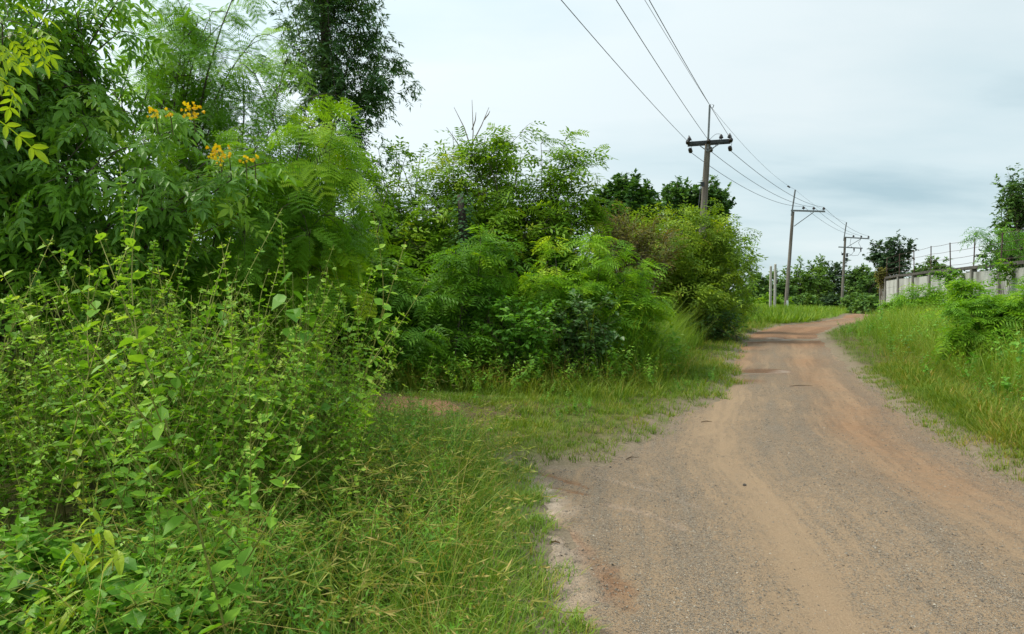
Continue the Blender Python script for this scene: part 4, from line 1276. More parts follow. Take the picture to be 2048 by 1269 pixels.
# --- weeds with small ovate leaves
def weed_arrays(h, seed, branches=5, leaf=0.042, node=0.05, lean=0.12):
    r = np.random.default_rng(seed)
    SPs, SRs, LP, LD, LN, LS, TI = [], [], [], [], [], [], []

    def shoot(o, d, L, r0, lv):
        k = 8; t = np.linspace(0, 1, k)
        side = r.normal(size=3) * 0.10 * L
        P = o + np.outer(t, d * L) + np.outer(t ** 2, side) + np.outer(t ** 2, A([0, 0, 0.22 * L * (lv > 0)]))
        SPs.append(P); SRs.append(r0 * (1 - 0.75 * t))
        nn = max(int(L / node), 3); ph = r.uniform(0, pi)
        for i in range(nn):
            f = (i + 0.6) / nn
            if lv == 0 and f < 0.22:
                continue
            g = f * (k - 1); i0 = min(int(g), k - 2); p = P[i0] * (1 - g + i0) + P[i0 + 1] * (g - i0)
            tg = nrmz(P[i0 + 1] - P[i0]); u = nrmz(np.cross(tg, r.normal(size=3))); 
            a = ph + i * pi / 2; e1 = nrmz(np.cross(tg, A([0.3, 1, 0.2]))); e2 = np.cross(tg, e1)
            big = leaf * (1.15 - 0.72 * f) * (0.8 if lv else 1.0)
            for s in (0, pi):
                o1 = e1 * math.cos(a + s) + e2 * math.sin(a + s)
                LP.append(p); LD.append(o1 * 0.9 + tg * 0.35 + A([0, 0, -0.30 * r.random()])); LN.append(tg * 0.9 + A([0, 0, 0.5]) + r.normal(size=3) * 0.25); LS.append(big * r.uniform(0.75, 1.2)); TI.append(0.30 + 0.40 * f + r.normal() * 0.12)
                # small bracts and buds in the axils
                for q in range(2 if f > 0.5 else (1 if f > 0.25 else 0)):
                    o2 = nrmz(o1 + r.normal(size=3) * 0.6 + tg * 0.6)
                    LP.append(p + o2 * 0.008); LD.append(o2); LN.append(r.normal(size=3) * 0.5 + A([0, 0, 1])); LS.append(big * r.uniform(0.28, 0.5)); TI.append(0.55 + 0.4 * f + r.normal() * 0.12)
        return P

    d0 = nrmz(A([r.normal() * lean, r.normal() * lean, 1]))
    P = shoot(A([0, 0, 0.0]), d0, h, 0.0036, 0)
    for b in range(branches):
        f = r.uniform(0.25, 0.8); g = f * 7; i0 = int(g); p = P[i0]
        a = r.uniform(0, 2 * pi)
        shoot(p, nrmz(A([math.cos(a) * 0.75, math.sin(a) * 0.75, 0.8])), h * r.uniform(0.22, 0.42) * (1.15 - 0.5 * f), 0.0022, 1)
    return dict(SP=A(SPs), SR=A(SRs), LP=A(LP), LD=A(LD), LN=A(LN), LS=A(LS), tint=np.clip(A(TI), 0, 1), rng=r)


def weed_geo(P, tpls=OV, sides=4):
    g = Geo()
    V, T = tubes(P['SP'], P['SR'], sides); g.add(V, T, 0.5, 1, True)
    if tpls is OV4:
        add_leaves(g, P, tpls, np.where(P['LS'] > 0.022)[0]); add_leaves(g, P, DI, np.where(P['LS'] <= 0.022)[0])
    else:
        add_leaves(g, P, tpls)
    return g


OV4 = []
for w_, f_, c_ in ((0.36, 0.10, 0.08), (0.32, 0.06, 0.18), (0.42, 0.12, 0.05)):
    OV4.append((A([(0, 0, 0), (-w_ * 0.85, 0.28, f_), (-w_ * 0.75, 0.62, f_ * 0.8 - c_ * 0.4), (0, 1, -c_), (w_ * 0.75, 0.62, f_ * 0.8 - c_ * 0.4), (w_ * 0.85, 0.28, f_)], float),
                A([(0, 2, 1), (0, 3, 2), (0, 4, 3), (0, 5, 4)])))


def verge_variant(seed, leaf):
    P = weed_arrays(1.0, seed, 5, leaf, 0.13, 0.22)
    P['SP'] = P['SP'][:, ::3]; P['SR'] = P['SR'][:, ::3] * 1.3
    k = P['LS'] > 0.45 * np.percentile(P['LS'], 90)
    for q in ('LP', 'LD', 'LN', 'LS', 'tint'):
        P[q] = P[q][k]
    return weed_geo(P, DI, 3).arrays()


def mass(name, variants, x, y, r, scale, label, mats, dz=-0.03, tiltv=0.10):
    g = Geo(); k = r.integers(0, len(variants), len(x)); z = gz(x, y) + dz
    a = r.uniform(0, 2 * pi, len(x)); S = scale * r.uniform(0.8, 1.15, len(x)) if np.isscalar(scale) else scale
    for i in range(len(x)):
        V, T, t, mi, sm = variants[k[i]]
        ca, sa = math.cos(a[i]), math.sin(a[i]); R = A([[ca, -sa, 0], [sa, ca, 0], [0, 0, 1]], np.float32)
        W = (V @ R.T) * np.float32(S[i]); ti_ = r.normal(size=2) * tiltv
        W[:, 0] += ti_[0] * W[:, 2]; W[:, 1] += ti_[1] * W[:, 2]
        g.V.append((W + A([x[i], y[i], z[i]])).astype(np.float32)); g.T.append(T + g.n); g.t.append(np.clip(t + np.float32(r.normal() * 0.13), 0, 1).astype(np.float32)); g.m.append(mi); g.s.append(sm); g.n += len(V)
    return tag(g.build(name, mats), label, None, None, 'stuff')


WV = [weed_geo(weed_arrays(1.0, 300 + k, 4 + k % 4, (0.040, 0.052, 0.060)[k % 3], (0.042, 0.05, 0.06)[k % 3], 0.16), OV4, 3).arrays() for k in range(12)]


def weed_top(x, y):
    """height of the weed bank: the outline seen in the photograph, as metres above ground"""
    px = CX + F * x / y
    line = np.interp(px, [-200, 0, 130, 250, 400, 560, 680, 760, 860, 960, 1060], [620, 620, 615, 525, 535, 555, 665, 780, 885, 940, 1010])
    return line


rm = np.random.default_rng(77)
nx_ = 1200
wx = rm.uniform(-5.2, 0.0, nx_); wy = rm.uniform(2.5, 7.6, nx_)
line = weed_top(wx, wy) + rm.normal(0, 25, nx_) + 60 * (rm.random(nx_) ** 2)
line = np.where((wy < 3.5) & (CX + F * wx / wy < 330), np.maximum(line, 1010 + 110 * rm.random(nx_)), line)
hh = EYE + (590 - line) / F * wy - gz(wx, wy)
wpx = CX + F * wx / wy
hh = hh * (0.80 + 0.36 * fbm(wx * 1.4, wy * 1.4, 19)) + 0.34 * (rm.random(nx_) > 0.90)
ok = (fbm(wx * 2.1, wy * 2.1, 29) > 0.36) & (hh > 0.16) & (wpx < 930 - 40 * (wy < 4)) & (wpx > -260) & (track_d(wx, wy) > 0.75)
# keep the near lower right corner for grass
ok &= ~((wpx > 330 + 200 * rm.random(nx_)) & (wy < 4.0)) 
ok &= ~((wpx > 640 + 120 * rm.random(nx_)) & (wy < 5.0))
wx, wy, hh = wx[ok], wy[ok], np.minimum(hh[ok], 2.15)
sel = rm.random(len(wx)) < np.clip(0.35 + 0.11 * wy, 0, 1)
wx, wy, hh = wx[sel], wy[sel], hh[sel]
mass('weed_thicket', WV, wx, wy, rm, hh * rm.uniform(0.82, 1.05, len(hh)), 'thick bank of small leaved light green weeds beside the road', [G['weed'], G['weedstem']])

bx_ = rm.uniform(-2.4, -0.9, 170); by_ = rm.uniform(2.35, 3.5, 170); bp_ = CX + F * bx_ / by_
okb = (bp_ > -150) & (bp_ < 480)
mass('broad_weeds', [verge_variant(590 + k, (0.16, 0.20, 0.26)[k % 3]) for k in range(6)], bx_[okb], by_[okb], rm, rm.uniform(0.25, 0.52, okb.sum()), 'low broad leaved weeds filling the bottom left corner', [G['fresh'], G['weedstem']])
# narrow leaved herbs low down between weeds and grass
def herb_variant(seed, h=0.5):
    P = weed_arrays(h, seed, 6, 0.062, 0.034, 0.15)
    P['LS'] = P['LS'] * 1.1
    return weed_geo(P, DIN, 3).arrays()


HV = [herb_variant(500 + k) for k in range(6)]
hx = rm.uniform(-1.9, 0.0, 800); hy = rm.uniform(2.6, 7.6, 800)
hp = CX + F * hx / hy
okh = (hp > 250) & (hp < 960) & (hx < front_edge(hx, hy) - 0.22) & (fbm(hx * 1.3, hy * 1.3, 44) > np.where(hy > 4.6, 0.36, 0.44)) & (track_d(hx, hy) > 0.9)
hx, hy = hx[okh], hy[okh]
mass('herb_patch', HV, hx, hy, rm, rm.uniform(0.65, 1.25, len(hx)), 'narrow leaved fresh green herbs among the roadside grass', [G['herb'], G['weedstem']])
VV = [verge_variant(560 + k, (0.13, 0.17, 0.10, 0.21)[k % 4]) for k in range(8)]
# weeds scattered in the verge at the foot of the bushes
vx = rm.uniform(-6, 5.5, 1500); vy = rm.uniform(9.8, 15.5, 1500)
okv = left_of(vx, vy) & (road_sd(np.stack([vx, vy], 1)) > 0.9) & (track_d(vx, vy) > 0.9) & (vy > 10.3 + 0.62 * np.maximum(vx, 0) + 0.8 * rm.random(1500))
vx, vy = vx[okv], vy[okv]
mass('verge_weeds', VV, vx, vy, rm, rm.uniform(0.45, 0.95, len(vx)) * np.clip(0.55 + 0.3 * (vy - 10.6 - 0.5 * np.maximum(vx, 0)), 0.5, 1.0), 'low leafy weeds in the grass before the bushes', [G['weed'], G['weedstem']])
vx = rm.uniform(-4, 5.5, 1200); vy = rm.uniform(7.2, 15, 1200); s_l = road_sd(np.stack([vx, vy], 1))
okv = left_of(vx, vy) & (s_l > 0.1) & (track_d(vx, vy) > 0.6) & (fbm(vx * 1.3, vy * 1.3, 53) > 0.5)
mass('low_weeds', VV, vx[okv], vy[okv], rm, rm.uniform(0.12, 0.32, okv.sum()), 'small creeping weeds dotted through the short grass', [G['herb'], G['weedstem']])
# knee-high broad weeds on the right verge
vx = rm.uniform(5, 22, 1100); vy = 6.5 * (36 / 6.5) ** rm.random(1100); s_r = road_sd(np.stack([vx, vy], 1))
okv = right_of(vx, vy) & (s_r > 0.7) & (s_r < 7)
mass('verge_weeds', VV, vx[okv], vy[okv], rm, rm.uniform(0.45, 1.0, okv.sum()) * np.clip(0.45 + 0.25 * s_r[okv], 0.5, 1.15), 'leafy weeds in the tall grass on the right verge', [G['herb'], G['weedstem']])

# --- tall single weed stalks that stand above the bank
STALKS = [(262, 640, 240, 330, 4.6, 'tallest pale weed stalk rising alone before the dark gap under the tree'), (330, 660, 395, 445, 4.7, 'slim weed stalk leaning right below the flowering tree'),
          (265, 600, 120, 500, 4.5, 'weed stalk leaning far to the left with tiny leaves'), (300, 640, 228, 515, 4.4, 'short upright weed stalk just left of the tallest one'),
          (300, 600, 310, 480, 4.6, 'forked weed stalk just right of the tallest one'), (575, 640, 562, 440, 5.2, 'weed stalk with a drooping pale flower head below feathery fronds'),
          (635, 700, 655, 535, 5.0, 'yellowish weed stalk near the right end of the weed bank'), (690, 760, 745, 535, 5.4, 'thin weed stalk leaning right over the dark bushes'), (150, 740, 75, 560, 4.2, 'weed stalk leaning left beside feathery low leaves'),
          (60, 700, 15, 590, 4.0, 'weed stalk at the far left picture edge'), (720, 790, 715, 590, 5.1, 'outermost upright weed stalk at the right end of the weed bank')]
for i, (bx, by, tx, ty, Y, lb) in enumerate(STALKS):
    tip = at(tx, ty, Y); x0 = (bx - CX) / F * Y; b = gb(x0, Y + 0.1)
    r = np.random.default_rng(900 + i)
    k = 12; t = np.linspace(0, 1, k); lo = at(bx, by, Y)
    Pq = np.stack([np.interp(t, [0, 0.6, 1], [b[j], lo[j], tip[j]]) for j in range(3)], 1)
    for _ in range(2):
        Pq[1:-1] = (Pq[:-2] + 2 * Pq[1:-1] + Pq[2:]) / 4
    L = np.linalg.norm(np.diff(Pq, axis=0), axis=1).sum()
    root = empty('weed_stalk', b, lb, 'weed', 'tall weed stalks above the bank')
    V, T = tube1(Pq, np.linspace(0.0055, 0.0018, k), 5); Geo().add(V, T, 0.6, 0, True).build('stem', G['weedstem'], root, b)
    LP, LD, LN, LS, TI = [], [], [], [], []
    nn = int(L / 0.056)
    for j in range(nn):
        f = 0.42 + 0.58 * (j + 0.5) / nn; g_ = f * (k - 1); i0 = min(int(g_), k - 2); p = Pq[i0] * (1 - g_ + i0) + Pq[i0 + 1] * (g_ - i0); tg = nrmz(Pq[i0 + 1] - Pq[i0])
        e1 = nrmz(np.cross(tg, A([0.2, 1, 0.1]))); e2 = np.cross(tg, e1); a = j * pi / 2 + r.normal() * 0.5
        for s in (0, pi):
            if r.random() < 0.22:
                continue
            o1 = e1 * math.cos(a + s) + e2 * math.sin(a + s)
            LP.append(p); LD.append(o1 + tg * 0.3 + A([0, 0, -0.35 * r.random()])); LN.append(tg + r.normal(size=3) * 0.3 + A([0, 0, 0.3])); LS.append((0.075 - 0.045 * (f - 0.42) / 0.58) * r.uniform(0.45, 1.4)); TI.append(0.5 + 0.45 * f + r.normal() * 0.1)
            for _q in range(r.integers(0, 5)):
                LP.append(p + o1 * 0.012 * _q); LD.append(nrmz(o1 + r.normal(size=3) * 0.7 + tg * 0.6)); LN.append(r.normal(size=3)); LS.append(0.021 * r.uniform(0.6, 1.4)); TI.append(0.8 + 0.2 * r.random())
    P = dict(LP=A(LP), LD=nrmz(A(LD)), LN=A(LN), LS=A(LS), tint=np.clip(A(TI) - 0.2, 0, 1), rng=r)
    rest = leaf_parts(root, b, P, OV, G['weed'], 'leaf', 60)
    if len(rest):
        tag(add_leaves(Geo(), P, OV, rest).build('bracts', G['weed'], root, b), kind='stuff')


# --- single plants with larger leaves in the weed bank
def leafy_plant(name, base, tops, leaf, tpls, mat, label, cat, seed, per=7, hang=0.5, start=0.45, stemr=0.005):
    r = np.random.default_rng(seed)
    root = empty(name, base, label, cat)
    LP, LD, LN, LS, TI = [], [], [], [], []
    for tp in tops:
        tp = np.asarray(tp, float); t = np.linspace(0, 1, 8)[:, None]; mid = (base + tp) / 2 + A([0, 0, 0.1])
        Pq = (1 - t) ** 2 * base + 2 * t * (1 - t) * mid + t * t * tp
        V, T = tube1(Pq, np.linspace(stemr, stemr * 0.4, 8), 5); Geo().add(V, T, 0.5, 0, True).build('stem', G['weedstem'], root, base)
        for j in range(per):
            f = start + (1 - start) * (j + 1) / per; g_ = f * 7; i0 = min(int(g_), 6); p = Pq[i0] * (1 - g_ + i0) + Pq[i0 + 1] * (g_ - i0)
            a = j * 2.4 + r.normal() * 0.4
            LP.append(p); LD.append((math.cos(a), math.sin(a), 0.25 - hang * r.uniform(0.6, 1.4))); LN.append((0.5 * math.cos(a) + r.normal() * 0.2, 0.5 * math.sin(a) - 0.25, 1.0)); LS.append(leaf * r.uniform(0.7, 1.15)); TI.append(r.normal(0.55, 0.15))
    P = dict(LP=A(LP), LD=nrmz(A(LD)), LN=A(LN, float), LS=A(LS), tint=np.clip(A(TI), 0, 1), rng=r)
    leaf_parts(root, base, P, tpls, mat, 'leaf', 300)
    return root


leafy_plant('sapling', gbp(185, 2.95), [at(178, 1015, 2.9), at(210, 1060, 2.85), at(145, 1085, 2.85), at(235, 1100, 2.8)], 0.11, LA, G['elder_young'], 'young plant with drooping yellow green lance shaped leaves low in the weeds', 'plant', 41, 6, 0.9)
leafy_plant('sapling', gbp(110, 2.75), [at(100, 1195, 2.7), at(40, 1215, 2.65), at(165, 1180, 2.7)], 0.125, LA, G['elder_young'], 'young plant with long yellow green leaves at the bottom left corner', 'plant', 42, 5, 0.7)
leafy_plant('broadleaf_weed', gbp(250, 2.9), [at(240, 1120, 2.85), at(270, 1165, 2.8), at(215, 1160, 2.8)], 0.13, OV, G['fresh'], 'broad leaved fresh green weed beside the yellow green sapling', 'plant', 43, 6, 0.5)
leafy_plant('broadleaf_weed', gbp(330, 2.75), [at(300, 1180, 2.7), at(345, 1215, 2.65), at(265, 1220, 2.6)], 0.10, OV, G['fresh'], 'broad leaved weed at the bottom edge right of the saplings', 'plant', 47, 6, 0.5)
leafy_plant('broadleaf_weed', gbp(30, 3.0), [at(30, 1130, 2.9), at(70, 1150, 2.85), at(-5, 1160, 2.9)], 0.10, OV, G['broad'], 'dark broad leaved weed at the left picture edge near the bottom', 'plant', 48, 7, 0.5)
leafy_plant('climbing_vine', gbp(590, 4.95), [at(585, 545, 4.9), at(568, 590, 4.85), at(620, 600, 4.9), at(395, 660, 4.6)], 0.13, [t_ovate(0.42, 0.08, 0.1, 0.2), t_ovate(0.40, 0.05, 0.2, 0.2)], G['fresh'], 'climbing vine with heart shaped leaves on top of the weeds', 'plant', 44, 5, 0.8, 0.6)
leafy_plant('feathery_seedling', gbp(60, 4.9), [at(60, 545, 4.9), at(120, 560, 4.8), at(20, 590, 4.8), at(95, 610, 4.7), at(150, 545, 5.0)], 0.26, FR2, G['leuc'], 'low feathery leaves in the dark gap at the left picture edge', 'plant', 45, 5, 0.3, 0.7)
leafy_plant('yellow_herb', gbp(160, 3.6), [at(165, 880, 3.55), at(150, 900, 3.5)], 0.06, OV, G['elder_young'], 'small weed with yellowing leaves in the weed bank', 'plant', 46, 6, 0.4)

# ================================================================== NEAR TREES ON THE LEFT
# broad leaved tree with yellow flowers
eb = gbp(-40, 6.2)
el_l = [lobe(60, 20, 5.7, 150, 90, 0.6, 0.5), lobe(200, 50, 6.0, 70, 60, 0.5, 0.12), lobe(90, 300, 5.6, 190, 170, 0.7), lobe(300, 330, 5.5, 190, 110, 0.6), lobe(450, 400, 5.6, 120, 100, 0.6), lobe(60, 130, 5.6, 150, 120, 0.7), lobe(170, 150, 6.0, 90, 90, 0.6, 0.35), lobe(-90, 300, 5.4, 120, 250, 0.8), lobe(200, 430, 5.8, 200, 60, 0.5, 0.18)]
PE = grow(eb, el_l, 84, 8, 6, 0.215, 0.40, 0.35, 0.18, 101, 0.14, 0.5, 0.35, 0.028, 0.2, 0.45, 0.55)
elder = empty('yellow_elder_tree', eb, 'broad leaved tree with clusters of yellow flowers at upper left', 'tree')
wood(PE, 6).build('branches', G['bark'], elder, eb)
rest = leaf_parts(elder, eb, PE, PIN, G['elder'], 'leaf', 290)
tag(add_leaves(Geo(), PE, PINC, rest).build('foliage', G['elder'], elder, eb), kind='stuff')
# yellow flowers: trumpets in clusters
def t_flower():
    V, T, n = [], [], 0
    for k in range(5):
        a = k * 2 * pi / 5
        for s in (-1,):
            d = A([math.cos(a), math.sin(a)]); e_ = A([-d[1], d[0]])
            pts = [(d * 0.12, 0), (d * 0.42 - e_ * 0.30, 0.85), (d * 0.62, 0.95), (d * 0.42 + e_ * 0.30, 0.85)]
            V += [(p[0], h, p[1]) for p, h in pts]; T += [(n, n + 1, n + 2), (n, n + 2, n + 3)]; n += 4
    return A(V, float), A(T)


FL = t_flower()
flm = [Geo().add(FL[0], FL[1], tv).mesh('flower', G['petal']) for tv in (0.2, 0.5, 0.8)]
rf = np.random.default_rng(3)
for cx_, cy_, rp, nf in ((308, 226, 11, 9), (338, 227, 6, 4), (383, 222, 17, 20), (437, 305, 20, 26), (489, 319, 6, 4), (507, 317, 6, 4)):
    c = at(cx_, cy_, 4.95)
    cl = put('flower_cluster', Geo().add(*tube1([c - A([0.02, -0.10, 0.12]), c - A([0, -0.03, 0.03]), c], 0.004, 4), 0.5).mesh('flower_cluster', G['twigmat'], c), elder, c - eb)
    for j in range(int(nf * 1.7)):
        u = nrmz(rf.normal(size=3)); p = c + u * 1.15 * rp * 4.95 / F * rf.uniform(0.3, 1.0)
        o = bpy.data.objects.new('flower', flm[j % 3]); COL.objects.link(o); o.parent = cl
        d = Vector(nrmz(u + A([0, -0.5, -0.1]))); R = d.to_track_quat('Y', 'Z').to_matrix().to_4x4()
        o.matrix_local = Matrix.Translation(Vector(p - c)) @ R @ Matrix.Scale(rf.uniform(0.014, 0.022), 4)
# bright young leaves close to the camera in the top left corner
yb = gb(-2.95, 3.1)
PY = grow(yb, [lobe(-10, 90, 3.3, 50, 60, 0.2), lobe(15, 50, 3.4, 45, 40, 0.2)], 5, 4, 3, 0.16, 0.20, 0.1, 0.3, 102, 0.05, 0.8, 0.4, 0.010, 0.1, 0.4, 0.6)
yr = empty('young_tree', yb, 'slim young tree with bright yellow green leaves in the top left corner', 'tree')
wood(PY, 5).build('branches', G['twigmat'], yr, yb)
leaf_parts(yr, yb, PY, PIN, G['elder_young'], 'leaf', 200)

# feathery tree behind it: fine fronds against the sky, drooping bright fronds to the right
lb_ = gbp(330, 7.6)
lobes1 = [lobe(350, 60, 7.4, 90, 70, 0.5, 0.3), lobe(460, 60, 7.2, 100, 80, 0.6, 0.5), lobe(440, 140, 7.2, 110, 80, 0.6), lobe(600, 150, 7.0, 80, 50, 0.5, 0.08), lobe(540, 250, 7.0, 90, 50, 0.6), lobe(420, 230, 7.6, 130, 60, 0.6), lobe(300, 120, 7.8, 80, 90, 0.5)]
PL = grow(lb_, lobes1, 23, 8, 5, 0.27, 0.55, 0.42, 0.45, 111, 0.12, 0.45, 0.5, 0.024, 0.15, 0.35, 0.75)
leuc = empty('feathery_tree', lb_, 'feathery leaved tree with slender branches arching against the white sky', 'tree')
wood(PL, 6).build('branches', G['bark'], leuc, lb_)
rest = leaf_parts(leuc, lb_, PL, FRW, G['leuc'], 'frond', 290)
tag(add_leaves(Geo(), PL, FRW, rest).build('foliage', G['leuc'], leuc, lb_), kind='stuff')

lb2 = gbp(470, 7.0)
lobes2 = [lobe(600, 330, 6.6, 100, 70, 0.5), lobe(640, 420, 6.5, 75, 70, 0.5), lobe(540, 300, 6.8, 110, 60, 0.5), lobe(590, 470, 6.5, 100, 70, 0.5), lobe(480, 500, 6.4, 120, 80, 0.5), lobe(640, 290, 6.8, 60, 40, 0.4, 0.05)]
PL2 = grow(lb2, lobes2, 40, 8, 5, 0.27, 0.42, 0.35, 0.6, 112, 0.15, 0.4, 0.5, 0.022, 0.1, 0.3, 1.1)
PL2['tint'] = np.clip(PL2['tint'] + 0.24, 0, 1)
leuc2 = empty('feathery_tree', lb2, 'feathery leaved tree with bright drooping fronds in front of the dark tall tree', 'tree')
wood(PL2, 6).build('branches', G['bark'], leuc2, lb2)
rest = leaf_parts(leuc2, lb2, PL2, FR2, G['leuc'], 'frond', 290)
tag(add_leaves(Geo(), PL2, FR15, rest).build('foliage', G['leuc'], leuc2, lb2), kind='stuff')

# ================================================================== TALL DARK TREE
db = gbp(655, 17.0)
dtop = at(652, -420, 17.0)
dk = empty('evergreen_tree', db, 'tall dark evergreen tree with a straight trunk and drooping fine foliage', 'tree')
t = np.linspace(0, 1, 12)
Pt = db + np.outer(t, dtop - db) + np.stack([0.06 * np.sin(t * 7), 0 * t, 0 * t], 1)
V, T = tube1(Pt, np.linspace(0.15, 0.06, 12), 8); Geo().add(V, T, 0.5, 0, True).build('trunk', G['bark'], dk, db)
dl = [lobe(640, 90, 17, 90, 130, 1.2), lobe(735, 150, 17, 75, 70, 1.0), lobe(710, 230, 17, 70, 60, 1.0), lobe(620, 200, 17, 60, 90, 1.0), lobe(740, 60, 17, 40, 50, 0.8, 0.4), lobe(590, 30, 17, 60, 50, 0.8), lobe(700, -60, 17, 110, 70, 1.0),
      lobe(690, 330, 17, 60, 80, 1.0), lobe(740, 370, 16.8, 45, 70, 0.9), lobe(755, 290, 17, 35, 45, 0.7), lobe(785, 170, 17, 45, 40, 0.6, 0.6), lobe(770, 110, 17, 40, 40, 0.6, 0.5), lobe(640, -230, 17, 110, 150, 1.2)]
axis_pts = A([db + (dtop - db) * f for f in np.linspace(0.35, 0.95, 14)])
PD = grow(axis_pts, dl, 240, 12, 14, 0.15, 0.42, 0.5, 0.35, 121, 0.05, 0.3, 0.6, 0.018, 0.15, 0.2, 0.55)
# boughs leave the trunk below their tips
wood(PD, 4, False).build('limbs', G['barkdark'], dk, db)
tag(add_leaves(Geo(), PD, DIN, None).build('crown', G['dark'], dk, db), kind='stuff')

# ================================================================== BUSHES OF THE MIDDLE GROUND
# big airy feathery bush
m1 = gbp(985, 15.8)
l1 = [lobe(1060, 330, 15.5, 130, 80, 1.0), lobe(930, 340, 15.5, 90, 50, 0.9), lobe(800, 380, 15.4, 70, 50, 0.8), lobe(1150, 350, 15.3, 65, 55, 0.6, 0.5), lobe(940, 360, 15.6, 90, 60, 1.0), lobe(860, 420, 15.4, 120, 70, 1.0), lobe(1080, 430, 15.0, 150, 70, 1.1), lobe(950, 480, 15.0, 170, 80, 1.1), lobe(820, 520, 15, 120, 100, 1.0), lobe(1150, 480, 15, 90, 80, 1.0), lobe(1000, 290, 15.8, 90, 45, 0.6, 0.5)]
P1 = grow(m1, l1, 170, 10, 6, 0.30, 0.55, 0.35, 0.3, 131, 0.45, 0.35, 0.45, 0.03, 0.3, 0.45, 0.45)
P1['tint'] = np.clip(P1['tint'] + 0.14, 0, 1)
big = shrub('feathery_bush', m1, P1, FR1[:1] + FR0 + FR0, G['leuc_far'], G['bark'], 'tall airy feathery bush in the middle with sky showing through its top', 'bush')
# dead twigs poking out of its top
gdt = Geo()
for px0, py0, px1, py1 in ((943, 330, 944, 200), (943, 290, 978, 215), (943, 300, 908, 215), (930, 320, 893, 255), (944, 260, 952, 225), (968, 240, 980, 222)):
    a, b = at(px0, py0, 15.7), at(px1, py1, 15.7); V, T = tube1([a, (a + b) / 2 + A([0.03, 0, 0.02]), b], [0.014, 0.010, 0.004], 4); gdt.add(V, T)
gdt.build('dead_twigs', G['drytwig'], big, m1)
# a creeper-wrapped dead trunk inside it
cb = gbp(925, 13.9)
cr = empty('creeper_trunk', cb, 'dark creeper covered trunk standing inside the airy bush', 'trunk')
V, T = tube1([cb, at(925, 560, 13.9), at(928, 470, 13.9), at(920, 390, 13.9)], [0.13, 0.12, 0.10, 0.05], 7); Geo().add(V, T, 0.5, 0, True).build('trunk', G['barkdark'], cr, cb)
rc = np.random.default_rng(8); nn = 1500
f = rc.random(nn); c = np.stack([np.interp(f, [0, 0.6, 0.8, 1], [cb[j], at(925, 520, 13.9)[j], at(928, 450, 13.9)[j], at(922, 385, 13.9)[j]]) for j in range(3)], 1)
a = rc.uniform(0, 2 * pi, nn); out_ = np.stack([np.cos(a), np.sin(a), -0.6 + 0 * a], 1)
V, T, tt = place(DI[1], c + out_ * A([1, 1, 0]) * rc.uniform(0.08, 0.24, (nn, 1)), out_, out_ * A([1, 1, 0]) + A([0, 0, 0.6]), rc.uniform(0.06, 0.11, nn), rc.uniform(0, 0.5, nn)); tag(Geo().add(V, T, tt).build('creeper_leaves', G['dark'], cr, cb), kind='stuff')

m2 = gbp(820, 12.8)
P2 = grow(m2, [lobe(780, 590, 12.4, 110, 60, 0.9), lobe(900, 570, 12.6, 110, 55, 0.9), lobe(830, 660, 12.0, 140, 60, 0.9), lobe(730, 670, 12, 70, 70, 0.7), lobe(960, 520, 12.8, 90, 50, 0.7)], 62, 9, 6, 0.30, 0.5, 0.5, 0.25, 132, 0.7, 0.3, 0.4, 0.022, 0.15, 0.6, 0.35)
P2['tint'] = np.clip(P2['tint'] - 0.08, 0, 1)
shrub('feathery_bush', m2, P2, FR1, G['leuc'], G['bark'], 'dark green feathery bush with flat layered sprays behind the weeds', 'bush')
m3 = gbp(1035, 12.2)
P3 = grow(m3, [lobe(1010, 640, 12.0, 75, 55, 0.6), lobe(1075, 660, 12.0, 60, 50, 0.5), lobe(990, 600, 12.1, 50, 30, 0.4)], 34, 10, 7, 0.095, 0.35, 0.3, 0.15, 133, 0.25, 0.3, 0.4, 0.014, 0.5, 0.3, 0.3)
shrub('leafy_shrub', m3, P3, OV4, G['fresh'], G['twigmat'], 'small broad leaved green shrub before the feathery bushes', 'shrub')
m3b = gbp(1165, 12.6)
P3b = grow(m3b, [lobe(1180, 640, 12.6, 80, 60, 0.6), lobe(1140, 690, 12.4, 60, 30, 0.4)], 32, 10, 6, 0.10, 0.35, 0.3, 0.2, 134, 0.3, 0.2, 0.4, 0.014, 0.4, 0.3, 0.4)
shrub('leafy_shrub', m3b, P3b, OV4, G['broad'], G['twigmat'], 'low dark leaved shrub at the foot of the yellow green bush', 'shrub')
m4 = gbp(1190, 14.2)
P4 = grow(m4, [lobe(1240, 545, 14.4, 70, 50, 0.7), lobe(1190, 560, 14, 110, 65, 0.9), lobe(1250, 620, 14, 80, 60, 0.8), lobe(1110, 590, 13.8, 80, 60, 0.8), lobe(1180, 500, 14.4, 90, 50, 0.8), lobe(1200, 670, 13.8, 100, 40, 0.7)], 84, 9, 6, 0.28, 0.45, 0.35, 0.3, 135, 0.5, 0.25, 0.4, 0.022, 0.3, 0.5, 0.45)
P4['tint'] = np.clip(P4['tint'] + 0.15, 0, 1)
shrub('feathery_bush', m4, P4, FR1, G['leuc'], G['bark'], 'bright yellow green feathery bush left of the tall grass clump', 'bush')

